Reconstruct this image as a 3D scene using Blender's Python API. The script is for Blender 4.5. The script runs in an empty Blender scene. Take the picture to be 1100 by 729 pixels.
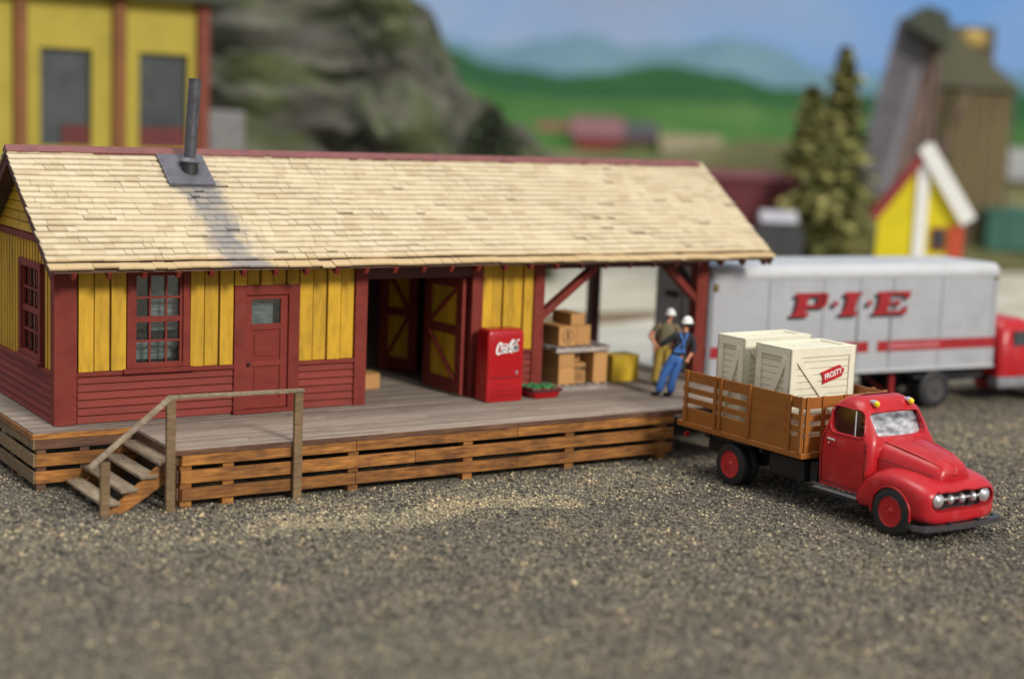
import bpy, bmesh, math, random
import numpy as np
from mathutils import Vector, Matrix
random.seed(7); rng = np.random.default_rng(7)
S = bpy.context.scene; COL = S.collection
R = math.radians

# ------------------------------------------------------------------ materials
def lin(r, g, b):
    f = lambda c: (c/255/12.92) if c/255 <= .04045 else ((c/255+.055)/1.055)**2.4
    return (f(r), f(g), f(b), 1)
def C(r, g, b): return (r, g, b, 1)
class NT:
    def __init__(s, name):
        s.m = bpy.data.materials.new(name); s.m.use_nodes = True; s.t = s.m.node_tree
        s.b = s.t.nodes['Principled BSDF']
    def n(s, typ, **kw):
        n = s.t.nodes.new(typ)
        for k, v in kw.items():
            if k in n.inputs: n.inputs[k].default_value = v
            else: setattr(n, k, v)
        return n
    def l(s, a, b): s.t.links.new(a, b)
    def coord(s, kind='Object'): return s.n('ShaderNodeTexCoord').outputs[kind]
    def noise(s, vec, scale, detail=4, rough=.6, stretch=None):
        if stretch:
            mp = s.n('ShaderNodeMapping'); mp.inputs['Scale'].default_value = stretch; s.l(vec, mp.inputs[0]); vec = mp.outputs[0]
        n = s.n('ShaderNodeTexNoise'); n.inputs['Scale'].default_value = scale; n.inputs['Detail'].default_value = detail
        n.inputs['Roughness'].default_value = rough; s.l(vec, n.inputs['Vector']); return n.outputs['Fac']
    def ramp(s, fac, stops, interp='LINEAR'):
        r = s.n('ShaderNodeValToRGB'); e = r.color_ramp.elements; r.color_ramp.interpolation = interp
        while len(e) < len(stops): e.new(.5)
        for i, (p, c) in enumerate(stops): e[i].position = p; e[i].color = c
        s.l(fac, r.inputs[0]); return r.outputs[0]
    def mix(s, fac, a, b, blend='MIX'):
        m = s.n('ShaderNodeMix', data_type='RGBA', blend_type=blend)
        for sock, v in ((m.inputs[0], fac), (m.inputs[6], a), (m.inputs[7], b)):
            if isinstance(v, (int, float, tuple)): sock.default_value = v
            else: s.l(v, sock)
        return m.outputs[2]
    def math(s, op, a, b=None, clamp=False):
        m = s.n('ShaderNodeMath', operation=op, use_clamp=clamp)
        for i, v in enumerate((a, b)):
            if v is None: continue
            if isinstance(v, (int, float)): m.inputs[i].default_value = v
            else: s.l(v, m.inputs[i])
        return m.outputs[0]
    def smooth(s, v, a, b):
        m = s.n('ShaderNodeMapRange', interpolation_type='SMOOTHSTEP'); m.inputs[1].default_value = a; m.inputs[2].default_value = b
        s.l(v, m.inputs[0]); return m.outputs[0]
    def bump(s, h, strength=.3, dist=.02):
        b = s.n('ShaderNodeBump'); b.inputs['Strength'].default_value = strength; b.inputs['Distance'].default_value = dist
        s.l(h, b.inputs['Height']); s.l(b.outputs[0], s.b.inputs['Normal'])
    def attr(s, name='tint'):
        a = s.n('ShaderNodeAttribute'); a.attribute_name = name; return a.outputs['Fac']
    def base(s, c):
        if isinstance(c, tuple): s.b.inputs['Base Color'].default_value = c
        else: s.l(c, s.b.inputs['Base Color'])
    def rough(s, r): s.b.inputs['Roughness'].default_value = r

def scale(c, k): return (c[0]*k, c[1]*k, c[2]*k, 1)
def paint(name, c, rough=.6, var=.25, sc=3., bump=.15, bd=.01, stretch=None, metal=0, spec=.5, tint=0., dirt=None, dirtamt=.3):
    """a painted or plain surface: base colour with mottling, a little dirt and a fine bump"""
    t = NT(name); v = t.coord()
    n1 = t.noise(v, sc, 5, .65, stretch)
    col = t.ramp(n1, [(.3, scale(c, 1-var)), (.5, c), (.72, scale(c, 1+var*.6))])
    if dirt:
        n3 = t.noise(v, sc*.45+1.3, 6, .7); col = t.mix(t.math('MULTIPLY', t.smooth(n3, .5, .72), dirtamt), col, dirt)
    if tint:
        a = t.attr(); k = t.ramp(a, [(0, C(1-tint, 1-tint, 1-tint)), (1, C(1+tint*.4, 1+tint*.4, 1+tint*.4))])
        col = t.mix(1.0, col, k, 'MULTIPLY')
    t.base(col); t.rough(rough); t.b.inputs['Metallic'].default_value = metal
    t.b.inputs['Specular IOR Level'].default_value = spec
    n2 = t.noise(v, sc*8, 4, .6, stretch); t.bump(n2, bump, bd)
    return t.m
M = {}
M['yellow'] = paint('yellow board paint', C(.60, .345, .014), .62, .26, 2.2, .35, .012, (3, 3, .5), tint=.2, dirt=C(.25, .13, .02), dirtamt=.25)
M['seam_shadow_back'] = paint('board seam shadow brown', C(.09, .035, .008), .8)  # dark brown backing: shadow in the board seams put into the colour
M['red'] = paint('oxide red trim paint', C(.195, .030, .021), .6, .22, 3, .25, .01, tint=.12, spec=.25, dirt=C(.24, .08, .06), dirtamt=.25)
M['red_clap'] = paint('oxide red clapboard paint', C(.225, .034, .024), .65, .2, 2.5, .3, .01, (.6, .6, 4), tint=.15, spec=.25, dirt=C(.12, .04, .03), dirtamt=.4)
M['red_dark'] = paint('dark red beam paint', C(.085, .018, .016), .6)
M['ridge'] = paint('faded red ridge board', C(.2, .07, .07), .6)
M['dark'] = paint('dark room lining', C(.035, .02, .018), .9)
M['plank_under'] = paint('deck underside', C(.04, .03, .022), .9)
M['steel'] = paint('dull stove pipe metal', C(.07, .07, .085), .4, .4, 4, .15, .01, metal=.25, dirt=C(.2, .19, .2))
M['steel_plate'] = paint('lead flashing', C(.12, .12, .145), .45, .3, 4, .2, .01, metal=.1, dirt=C(.22, .2, .2))
def m_deck():
    t = NT('weathered deck planks'); v = t.coord(); a = t.attr()
    n = t.noise(v, 3, 6, .7, (.35, 4, 1)); n2 = t.noise(v, 14, 4, .6, (.2, 4, 1))
    col = t.ramp(n, [(.28, C(.15, .11, .082)), (.5, C(.28, .225, .18)), (.75, C(.40, .34, .285))])
    col = t.mix(.45, col, t.ramp(n2, [(.3, C(.13, .1, .08)), (.65, C(.42, .36, .31))]))
    k = t.ramp(a, [(0, C(.72, .7, .7)), (1, C(1.12, 1.1, 1.08))]); t.base(t.mix(1.0, col, k, 'MULTIPLY'))
    t.rough(.85); t.bump(n2, .4, .012); return t.m
M['deck'] = m_deck()
def m_wood(name, lo, mid, hi, rough=.75, st=(.5, 3, 4)):
    t = NT(name); v = t.coord(); a = t.attr()
    n = t.noise(v, 3.2, 7, .72, st); n2 = t.noise(v, 1.1, 3, .6)
    col = t.ramp(n, [(.3, lo), (.5, mid), (.7, hi)])
    col = t.mix(t.math('MULTIPLY', t.smooth(n2, .45, .7), .55), col, lo)
    k = t.ramp(a, [(0, C(.65, .62, .6)), (1, C(1.15, 1.12, 1.1))]); t.base(t.mix(1.0, col, k, 'MULTIPLY'))
    t.rough(rough); t.bump(n, .5, .015); return t.m
M['skirt'] = m_wood('stained skirt boards', C(.06, .022, .007), C(.32, .13, .026), C(.56, .25, .05))
M['skirt_dark'] = m_wood('dark stained boards', C(.045, .02, .012), C(.12, .055, .03), C(.2, .1, .05))
M['grey_wood'] = m_wood('weathered grey brown wood', C(.09, .055, .028), C(.22, .145, .07), C(.34, .245, .13))
M['tread'] = m_wood('pale worn treads', C(.14, .105, .07), C(.29, .235, .165), C(.45, .38, .28), st=(3, .5, 3))
def m_shingle():
    t = NT('cream wooden shingles'); v = t.coord(); a = t.attr()
    sx = t.n('ShaderNodeSeparateXYZ'); t.l(v, sx.inputs[0])
    n = t.noise(v, 2.2, 6, .7, (1, .6, .6)); n2 = t.noise(v, 16, 4, .7, (3, .4, .4))
    col = t.ramp(n, [(.3, C(.58, .49, .335)), (.5, C(.64, .55, .385)), (.72, C(.68, .595, .43))])
    col = t.mix(.22, col, t.ramp(n2, [(.35, C(.40, .32, .20)), (.65, C(.69, .59, .42))]))
    k = t.ramp(a, [(0, C(.84, .80, .74)), (.15, C(.95, .94, .92)), (1, C(1.03, 1.03, 1.03))])
    col = t.mix(1.0, col, k, 'MULTIPLY')
    # yellower bare wood on the lowest course
    ev = t.math('SUBTRACT', 1.0, t.smooth(sx.outputs[1], -.82, -.62))
    col = t.mix(t.math('MULTIPLY', ev, .55), col, C(.48, .30, .10))
    # soot blown down from the stove pipe
    cx = t.math('ADD', t.math('MULTIPLY', sx.outputs[1], -.13), 3.32)
    nn = t.noise(v, 1.6, 5, .7)
    dx = t.math('ABSOLUTE', t.math('SUBTRACT', t.math('ADD', sx.outputs[0], t.math('MULTIPLY', t.math('SUBTRACT', nn, .5), 1.3)), cx))
    soot = t.math('SUBTRACT', 1.0, t.smooth(dx, .22, .58))
    soot = t.math('MULTIPLY', soot, t.math('SUBTRACT', 1.0, t.smooth(sx.outputs[1], 1.3, 1.9)))
    soot = t.math('MULTIPLY', soot, t.math('ADD', .42, t.math('ADD', t.math('MULTIPLY', t.noise(v, 4, 5, .75), .5), t.math('MULTIPLY', a, .3))), True)
    col = t.mix(t.math('MULTIPLY', soot, .93), col, C(.22, .215, .235))
    # small dark flecks
    fl = t.smooth(t.noise(v, 5.5, 8, .8, (.35, 1, 1)), .66, .72); col = t.mix(t.math('MULTIPLY', fl, .7), col, C(.16, .11, .06))
    t.base(col); t.rough(.8); t.bump(n2, .35, .012); return t.m
M['shingle'] = m_shingle()
M['roof_under'] = paint('roof sheathing', C(.11, .06, .035), .8)
M['coke'] = paint('glossy vending red', C(.42, .008, .012), .28, .08, 2, .04, .01, spec=.6)
M['coke_dark'] = paint('vending machine recess', C(.05, .006, .007), .5)
M['white'] = paint('white enamel', C(.8, .8, .78), .45, .06)
M['black'] = paint('matt black', C(.016, .016, .018), .6, .3)
M['ink'] = paint('printing ink brown', C(.05, .03, .015), .8)
M['chrome'] = paint('silver paint', C(.72, .72, .74), .24, .12, 6, .1, .01, metal=.7)
M['card'] = paint('brown cardboard', C(.52, .27, .09), .75, .12, 2, .15, .008, tint=.15, dirt=C(.3, .15, .05))
M['pallet'] = m_wood('bleached pallet wood', C(.26, .22, .2), C(.42, .38, .35), C(.6, .56, .52))
M['box_yellow'] = paint('yellow case', C(.62, .40, .02), .6, .15)
M['truck_red'] = paint('glossy truck red', C(.46, .012, .018), .33, .14, 2.2, .10, .012, spec=.5, dirt=C(.5, .10, .10), dirtamt=.4)
M['truck_brown'] = paint('brown stake bed plastic', C(.31, .112, .020), .45, .12, 2.5, .1, .01)
M['tyre'] = paint('tyre rubber', C(.018, .018, .02), .55, .3, 6, .2, .01)
M['crate'] = paint('cream crate paint', C(.76, .73, .58), .6, .08, 2, .2, .008, (1, 1, 2), dirt=C(.42, .42, .28), dirtamt=.25)
M['tag_red'] = paint('red label', C(.5, .012, .015), .5)
M['lamp_yellow'] = paint('yellow lens', C(.75, .55, .01), .25, .05)
M['green_veg'] = paint('green produce', C(.05, .2, .07), .6, .8, 14, .5, .03)
M['trailer'] = paint('silver trailer paint', C(.40, .41, .44), .42, .12, .9, .05, .01, spec=.5, dirt=C(.3, .29, .28), dirtamt=.4)
M['trailer_roof'] = paint('white trailer roof', C(.52, .53, .55), .35, .1, 1, dirt=C(.42, .41, .4), dirtamt=.4)
M['seam'] = paint('panel seam', C(.22, .22, .24), .6)
M['rimgrey'] = paint('dirty wheel grey', C(.06, .058, .058), .6)
M['stripe_red'] = paint('red stripe', C(.34, .014, .02), .45)
M['skin'] = paint('skin', C(.62, .27, .15), .6, .1)
M['denim'] = paint('blue denim', C(.045, .14, .42), .8, .2, 8)
M['black_cloth'] = paint('black cloth', C(.022, .022, .026), .85, .3, 8)
M['olive'] = paint('olive shirt', C(.17, .145, .085), .85, .2, 8)
M['khaki'] = paint('mustard trousers', C(.33, .23, .04), .85, .2, 8)
M['bg_yellow'] = paint('old yellow wall', C(.43, .345, .05), .8, .14, .5, .2, .03)
M['bg_brown'] = paint('brown pilaster', C(.22, .085, .03), .8, .2, .8)
M['bg_red'] = paint('brick red', C(.26, .035, .035), .8, .2, .8)
M['bg_glass'] = paint('dark window', C(.05, .06, .062), .4, .6, .5)
M['house_yellow'] = paint('bright yellow siding', C(.68, .56, .005), .7, .1, 1)
M['roof_grey'] = paint('grey tin roof', C(.25, .25, .24), .6, .25, .7)
M['timber'] = paint('tipple timber', C(.15, .10, .085), .85, .35, .8)
M['slat'] = paint('weathered grey slats', C(.20, .19, .215), .8, .35, 1.2, .3, .03, (.6, 4, .6))
M['tan'] = paint('tan boards', C(.16, .135, .05), .85, .5, .5, .3, .03, (1, 1, .3))
M['teal'] = paint('green car body', C(.03, .12, .085), .6)
M['conc'] = paint('pale concrete block', C(.2, .2, .2), .8)
def m_glass():
    t = NT('window glass'); o = t.t.nodes['Material Output']
    tr = t.n('ShaderNodeBsdfTransparent'); tr.inputs[0].default_value = C(.75, .8, .8)
    gl = t.n('ShaderNodeBsdfGlossy'); gl.inputs['Roughness'].default_value = .08
    v = t.coord(); nz = t.noise(v, 3, 3); b = t.n('ShaderNodeBump'); b.inputs['Strength'].default_value = .15; b.inputs['Distance'].default_value = .05
    t.l(nz, b.inputs['Height']); t.l(b.outputs[0], gl.inputs['Normal'])
    fr = t.n('ShaderNodeFresnel'); ms = t.n('ShaderNodeMixShader')
    f = t.math('ADD', fr.outputs[0], .10); t.l(f, ms.inputs[0]); t.l(tr.outputs[0], ms.inputs[1]); t.l(gl.outputs[0], ms.inputs[2]); t.l(ms.outputs[0], o.inputs[0])
    return t.m
M['glass'] = m_glass()
M['cab_glass'] = m_glass(); [n.inputs['Strength'].__setattr__('default_value', 0) for n in M['cab_glass'].node_tree.nodes if n.type == 'BUMP']
def m_painted_reflection():
    t = NT('windscreen with painted reflection'); v = t.coord(); n = t.noise(v, 2.2, 2.5, .5, (1, 1.0, 2.6))
    col = t.ramp(n, [(.3, C(.07, .07, .08)), (.43, C(.32, .33, .36)), (.58, C(.7, .71, .75)), (.72, C(.25, .25, .28))])  # silvery and dark reflection streaks painted into the base colour
    t.base(col); t.rough(.18); t.b.inputs['Metallic'].default_value = .35; t.bump(n, .25, .05); return t.m
M['painted_reflection'] = m_painted_reflection()
def m_blind_reflection():
    t = NT('window blind'); v = t.coord(); n = t.noise(v, 4, 4, .6, (1, 1, 6))
    t.base(t.ramp(n, [(.3, C(.2, .21, .21)), (.7, C(.75, .76, .74))])); return t.m  # pale tones put the glass's light reflections into the blind's colour
M['blind_reflection'] = m_blind_reflection()

# ------------------------------------------------------------------ mesh builder
class MB:
    def __init__(s): s.v = []; s.f = []; s.t = []
    def add(s, vs, fs, tint=None):
        o = len(s.v); s.v += [tuple(v) for v in vs]; s.f += [tuple(i+o for i in f) for f in fs]
        t = random.random() if tint is None else tint; s.t += [t]*len(fs); return s
    def box(s, x0, x1, y0, y1, z0, z1, tint=None):
        return s.hexa([(x0,y0,z0),(x1,y0,z0),(x1,y1,z0),(x0,y1,z0),(x0,y0,z1),(x1,y0,z1),(x1,y1,z1),(x0,y1,z1)], tint)
    def hexa(s, p, tint=None):
        return s.add(p, [(0,3,2,1),(4,5,6,7),(0,1,5,4),(1,2,6,5),(2,3,7,6),(3,0,4,7)], tint)
    def bar(s, a, b, w, h, up=(0,0,1), tint=None):
        a = Vector(a); b = Vector(b); d = (b-a).normalized(); u = Vector(up)
        sd = d.cross(u).normalized()*w/2; u2 = sd.cross(d).normalized()*h/2
        return s.hexa([a-sd-u2, a+sd-u2, b+sd-u2, b-sd-u2, a-sd+u2, a+sd+u2, b+sd+u2, b-sd+u2], tint)
    def prism(s, poly, axis, a, b, tint=None):
        """poly = list of 2-D points in the plane across axis ('x','y','z')"""
        n = len(poly)
        mk = {'x': lambda p, q: (q, p[0], p[1]), 'y': lambda p, q: (p[0], q, p[1]), 'z': lambda p, q: (p[0], p[1], q)}[axis]
        vs = [mk(p, a) for p in poly]+[mk(p, b) for p in poly]
        fs = [tuple(range(n))[::-1], tuple(range(n, 2*n))]+[(i, (i+1) % n, n+(i+1) % n, n+i) for i in range(n)]
        return s.add(vs, fs, tint)
    def tube(s, pts, r, n=10, tint=None, cap=True):
        pts = [Vector(p) for p in pts]; rs = r if isinstance(r, (list, tuple)) else [r]*len(pts); vs = []; fs = []
        for i, p in enumerate(pts):
            d = (pts[min(i+1, len(pts)-1)]-pts[max(i-1, 0)]).normalized()
            u = Vector((0, 0, 1)) if abs(d.z) < .9 else Vector((1, 0, 0)); a = d.cross(u).normalized(); b = a.cross(d)
            vs += [p+a*math.cos(2*math.pi*k/n)*rs[i]+b*math.sin(2*math.pi*k/n)*rs[i] for k in range(n)]
        for i in range(len(pts)-1):
            fs += [(i*n+k, i*n+(k+1) % n, (i+1)*n+(k+1) % n, (i+1)*n+k) for k in range(n)]
        if cap: fs += [tuple(range(n)), tuple(range((len(pts)-1)*n, len(pts)*n))[::-1]]
        return s.add(vs, fs, tint)
    def lathe(s, prof, c, axis='z', n=24, tint=None, cap=True):
        """prof = [(radius, height)...] turned about axis through c"""
        vs = []; fs = []
        for r, h in prof:
            for k in range(n):
                a = 2*math.pi*k/n; p = (r*math.cos(a), r*math.sin(a), h)
                if axis == 'y': p = (p[0], p[2], p[1])
                if axis == 'x': p = (p[2], p[0], p[1])
                vs.append((c[0]+p[0], c[1]+p[1], c[2]+p[2]))
        for i in range(len(prof)-1):
            fs += [(i*n+k, i*n+(k+1) % n, (i+1)*n+(k+1) % n, (i+1)*n+k) for k in range(n)]
        if cap: fs += [tuple(range(n))[::-1], tuple(range((len(prof)-1)*n, len(prof)*n))]
        return s.add(vs, fs, tint)
    def sphere(s, c, r, nu=16, nv=10, sc=(1, 1, 1)):
        prof = [(r*math.sin(math.pi*i/nv), r*math.cos(math.pi*i/nv)) for i in range(nv+1)]
        vs = []; fs = []
        for a, h in prof:
            for k in range(nu):
                t = 2*math.pi*k/nu; vs.append((c[0]+a*math.cos(t)*sc[0], c[1]+a*math.sin(t)*sc[1], c[2]+h*sc[2]))
        for i in range(nv): fs += [(i*nu+k, (i+1)*nu+k, (i+1)*nu+(k+1) % nu, i*nu+(k+1) % nu) for k in range(nu)]
        return s.add(vs, fs)
    def loft(s, rings, cap=True):
        n = len(rings[0]); vs = [p for r in rings for p in r]; fs = []
        for i in range(len(rings)-1): fs += [(i*n+k, i*n+(k+1) % n, (i+1)*n+(k+1) % n, (i+1)*n+k) for k in range(n)]
        if cap: fs += [tuple(range(n))[::-1], tuple(range((len(rings)-1)*n, len(rings)*n))]
        return s.add(vs, fs)
    def build(s, name, mat, parent=None, bevel=0, smooth=None, segs=2):
        me = bpy.data.meshes.new(name); me.from_pydata(s.v, [], s.f); me.update()
        bm = bmesh.new(); bm.from_mesh(me); bmesh.ops.recalc_face_normals(bm, faces=bm.faces); bm.to_mesh(me); bm.free()
        at_ = me.attributes.new('tint', 'FLOAT', 'FACE'); at_.data.foreach_set('value', s.t[:len(me.polygons)])
        me.materials.append(mat)
        if smooth is not None: me.shade_smooth(); me.set_sharp_from_angle(angle=R(smooth))
        o = bpy.data.objects.new(name, me); COL.objects.link(o); o.parent = parent
        if bevel:
            md = o.modifiers.new('edge', 'BEVEL'); md.width = bevel; md.segments = segs; md.limit_method = 'ANGLE'; md.angle_limit = R(40)
        return o

def empty(name, loc=(0, 0, 0), rz=0):
    o = bpy.data.objects.new(name, None); COL.objects.link(o); o.location = loc; o.rotation_euler = (0, 0, rz); o.empty_display_size = .2; return o
def tag(o, label=None, cat=None, group=None, kind=None):
    if label: o['label'] = label
    if cat: o['category'] = cat
    if group: o['group'] = group
    if kind: o['kind'] = kind
    return o
def cut(o, cutters):
    """subtract cutter meshes (same local space), keep the result as plain mesh"""
    for c in cutters:
        md = o.modifiers.new('cut', 'BOOLEAN'); md.object = c; md.operation = 'DIFFERENCE'; md.solver = 'EXACT'
    bpy.context.view_layer.update()
    dg = bpy.context.evaluated_depsgraph_get(); me = bpy.data.meshes.new_from_object(o.evaluated_get(dg))
    o.modifiers.clear(); o.data = me
    for c in cutters: bpy.data.objects.remove(c)
    return o
def freeze(o):
    bpy.context.view_layer.update(); dg = bpy.context.evaluated_depsgraph_get()
    me = bpy.data.meshes.new_from_object(o.evaluated_get(dg)); o.modifiers.clear(); o.data = me; return o
def text_mesh(name, body, size, mat, parent, mtx, extrude=.004, shear=0, offset=0, sx=1):
    cu = bpy.data.curves.new(name, 'FONT'); cu.body = body; cu.size = size; cu.extrude = extrude; cu.shear = shear; cu.offset = offset
    cu.align_x = 'CENTER'; cu.align_y = 'CENTER'
    t = bpy.data.objects.new(name, cu); COL.objects.link(t); bpy.context.view_layer.update()
    me = bpy.data.meshes.new_from_object(t.evaluated_get(bpy.context.evaluated_depsgraph_get())); bpy.data.objects.remove(t)
    me.transform(mtx @ Matrix.Diagonal((sx, 1, 1, 1))); me.materials.clear(); me.materials.append(mat)
    o = bpy.data.objects.new(name, me); COL.objects.link(o); o.parent = parent; return o
FRONT = Matrix.Rotation(R(90), 4, 'X')   # text standing up and facing -Y

# ------------------------------------------------------------------ camera
F, CX, CY = 1705.4, 550., 364.5
az, pt, ro = R(57.26), R(8.0), R(2.30)
CAM = Vector((-8.864, -29.714, 7.3))
fw = Vector((math.cos(az)*math.cos(pt), math.sin(az)*math.cos(pt), -math.sin(pt)))
r0 = Vector((math.sin(az), -math.cos(az), 0)); u0 = r0.cross(fw)
rt = r0*math.cos(ro)+u0*math.sin(ro); up = -r0*math.sin(ro)+u0*math.cos(ro)
cd = bpy.data.cameras.new('camera'); cam = bpy.data.objects.new('camera', cd); COL.objects.link(cam)
mm = Matrix((rt, up, -fw)).transposed().to_4x4(); mm.translation = CAM; cam.matrix_world = mm
cd.sensor_width = 36; cd.lens = F/1100*36; cd.clip_end = 3000; cd.clip_start = .5
cd.dof.use_dof = True; cd.dof.focus_distance = 30.8; cd.dof.aperture_fstop = cd.lens/1000/.46
S.camera = cam
def at(px, py, D):
    """a point in the place at depth D along the line of sight through a pixel of the 1100 x 729 photograph"""
    return CAM+(fw+rt*((px-CX)/F)-up*((py-CY)/F))*D

# ------------------------------------------------------------------ light
w = bpy.data.worlds.new('World'); S.world = w; w.use_nodes = True
w.node_tree.nodes['Background'].inputs[0].default_value = (.94, .96, 1, 1); w.node_tree.nodes['Background'].inputs[1].default_value = .48
def lamp(name, dirv, dist, size, E, col):
    d = bpy.data.lights.new(name, 'AREA'); d.shape = 'DISK'; d.size = size; d.energy = E*math.pi*dist*dist; d.color = col
    o = bpy.data.objects.new(name, d); COL.objects.link(o); v = Vector(dirv).normalized()
    o.location = Vector((6, 0, 2))+v*dist; o.rotation_euler = v.to_track_quat('Z', 'Y').to_euler()
lamp('ceiling lamp key', (.10, -.86, .47), 400, 80, 2.85, (1, .95, .87))
lamp('ceiling lamp overhead', (-.15, .15, 1), 400, 260, 1.85, (1, .96, .90))

# ------------------------------------------------------------------ ground
def m_ground():
    t = NT('fine dark gravel and sand'); v = t.coord(); sx = t.n('ShaderNodeSeparateXYZ'); t.l(v, sx.inputs[0])
    vo = t.n('ShaderNodeTexVoronoi'); vo.inputs['Scale'].default_value = 17; t.l(v, vo.inputs['Vector'])
    vo2 = t.n('ShaderNodeTexVoronoi'); vo2.inputs['Scale'].default_value = 7; t.l(v, vo2.inputs['Vector'])
    n = t.noise(v, .35, 6, .65); n2 = t.noise(v, 3, 6, .75)
    sc_ = t.n('ShaderNodeSeparateColor'); t.l(vo.outputs['Color'], sc_.inputs[0])
    g = t.ramp(sc_.outputs[0], [(0, C(.05, .043, .037)), (.4, C(.11, .095, .08)), (.75, C(.19, .165, .13)), (.9, C(.28, .24, .18)), (1, C(.5, .43, .32))])
    g = t.mix(.35, g, t.ramp(n2, [(.3, C(.05, .044, .04)), (.7, C(.22, .2, .165))]))
    g = t.mix(t.math('MULTIPLY', t.smooth(n, .42, .62), .5), g, C(.175, .16, .115))
    # grains of pale sand spilled in a streak in front of the platform
    sy = t.math('ABSOLUTE', t.math('ADD', t.math('ADD', sx.outputs[1], 4.9), t.math('MULTIPLY', t.math('SUBTRACT', n2, .5), 2.0)))
    sand = t.math('MULTIPLY', t.math('SUBTRACT', 1.0, t.smooth(sy, .1, .75)), t.math('MULTIPLY', t.smooth(sx.outputs[0], 1.5, 3), t.math('SUBTRACT', 1.0, t.smooth(sx.outputs[0], 6.5, 9))))
    g = t.mix(t.math('MULTIPLY', sand, .45), g, C(.36, .31, .19))
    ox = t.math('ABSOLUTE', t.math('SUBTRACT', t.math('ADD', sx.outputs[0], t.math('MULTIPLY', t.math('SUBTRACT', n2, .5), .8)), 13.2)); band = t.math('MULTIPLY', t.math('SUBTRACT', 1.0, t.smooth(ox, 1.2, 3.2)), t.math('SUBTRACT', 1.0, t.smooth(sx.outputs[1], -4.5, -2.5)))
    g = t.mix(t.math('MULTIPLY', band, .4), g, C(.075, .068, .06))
    # sandy yard behind the platform and trailer
    bound = t.math('ADD', t.math('ADD', sx.outputs[1], t.math('MULTIPLY', sx.outputs[0], .12)), t.math('MULTIPLY', t.math('SUBTRACT', n, .5), 3))
    far = t.math('MULTIPLY', t.smooth(bound, 4.8, 7.5), t.smooth(sx.outputs[0], 11, 14))
    s2 = t.ramp(n, [(.35, C(.36, .33, .24)), (.5, C(.52, .5, .4)), (.65, C(.62, .6, .52))])
    s2 = t.mix(.25, s2, t.ramp(n2, [(.3, C(.3, .28, .2)), (.7, C(.6, .58, .5))]))
    n3 = t.noise(v, .9, 5, .7); tone = t.ramp(n3, [(.35, C(.88, .92, .86)), (.5, C(1.1, 1.1, 1.02)), (.62, C(1.35, 1.26, 1.1))])
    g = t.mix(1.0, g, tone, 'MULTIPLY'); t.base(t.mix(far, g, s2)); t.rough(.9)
    h = t.math('ADD', t.math('MULTIPLY', vo.outputs['Distance'], -1.0), t.math('MULTIPLY', n2, .6)); t.bump(h, .9, .045)
    return t.m
g = MB(); nx = 40
xs = [-900+1800*i/nx for i in range(nx+1)]
for i in range(nx):
    for j in range(nx): g.add([(xs[i], xs[j], 0), (xs[i+1], xs[j], 0), (xs[i+1], xs[j+1], 0), (xs[i], xs[j+1], 0)], [(0, 1, 2, 3)])
tag(g.build('ground', m_ground()), kind='structure')
def patch(name, pts, z, mat):
    m = MB(); m.add([(x, y, z) for x, y in pts], [tuple(range(len(pts)))]); return tag(m.build(name, mat), kind='structure')
patch('dirt_road', [(5, 16.0), (25.5, 16.4), (29, 17.8), (29, 19.2), (26, 19.6), (5, 19.4)], .004, paint('brown dirt', C(.17, .12, .07), .9, .3, .8))
patch('concrete_yard', [(6, 6.2), (24, 7.2), (30, 10.5), (27, 15.2), (6, 15)], .004, paint('pale grey yard', C(.4, .4, .36), .9, .18, .5))
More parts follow.
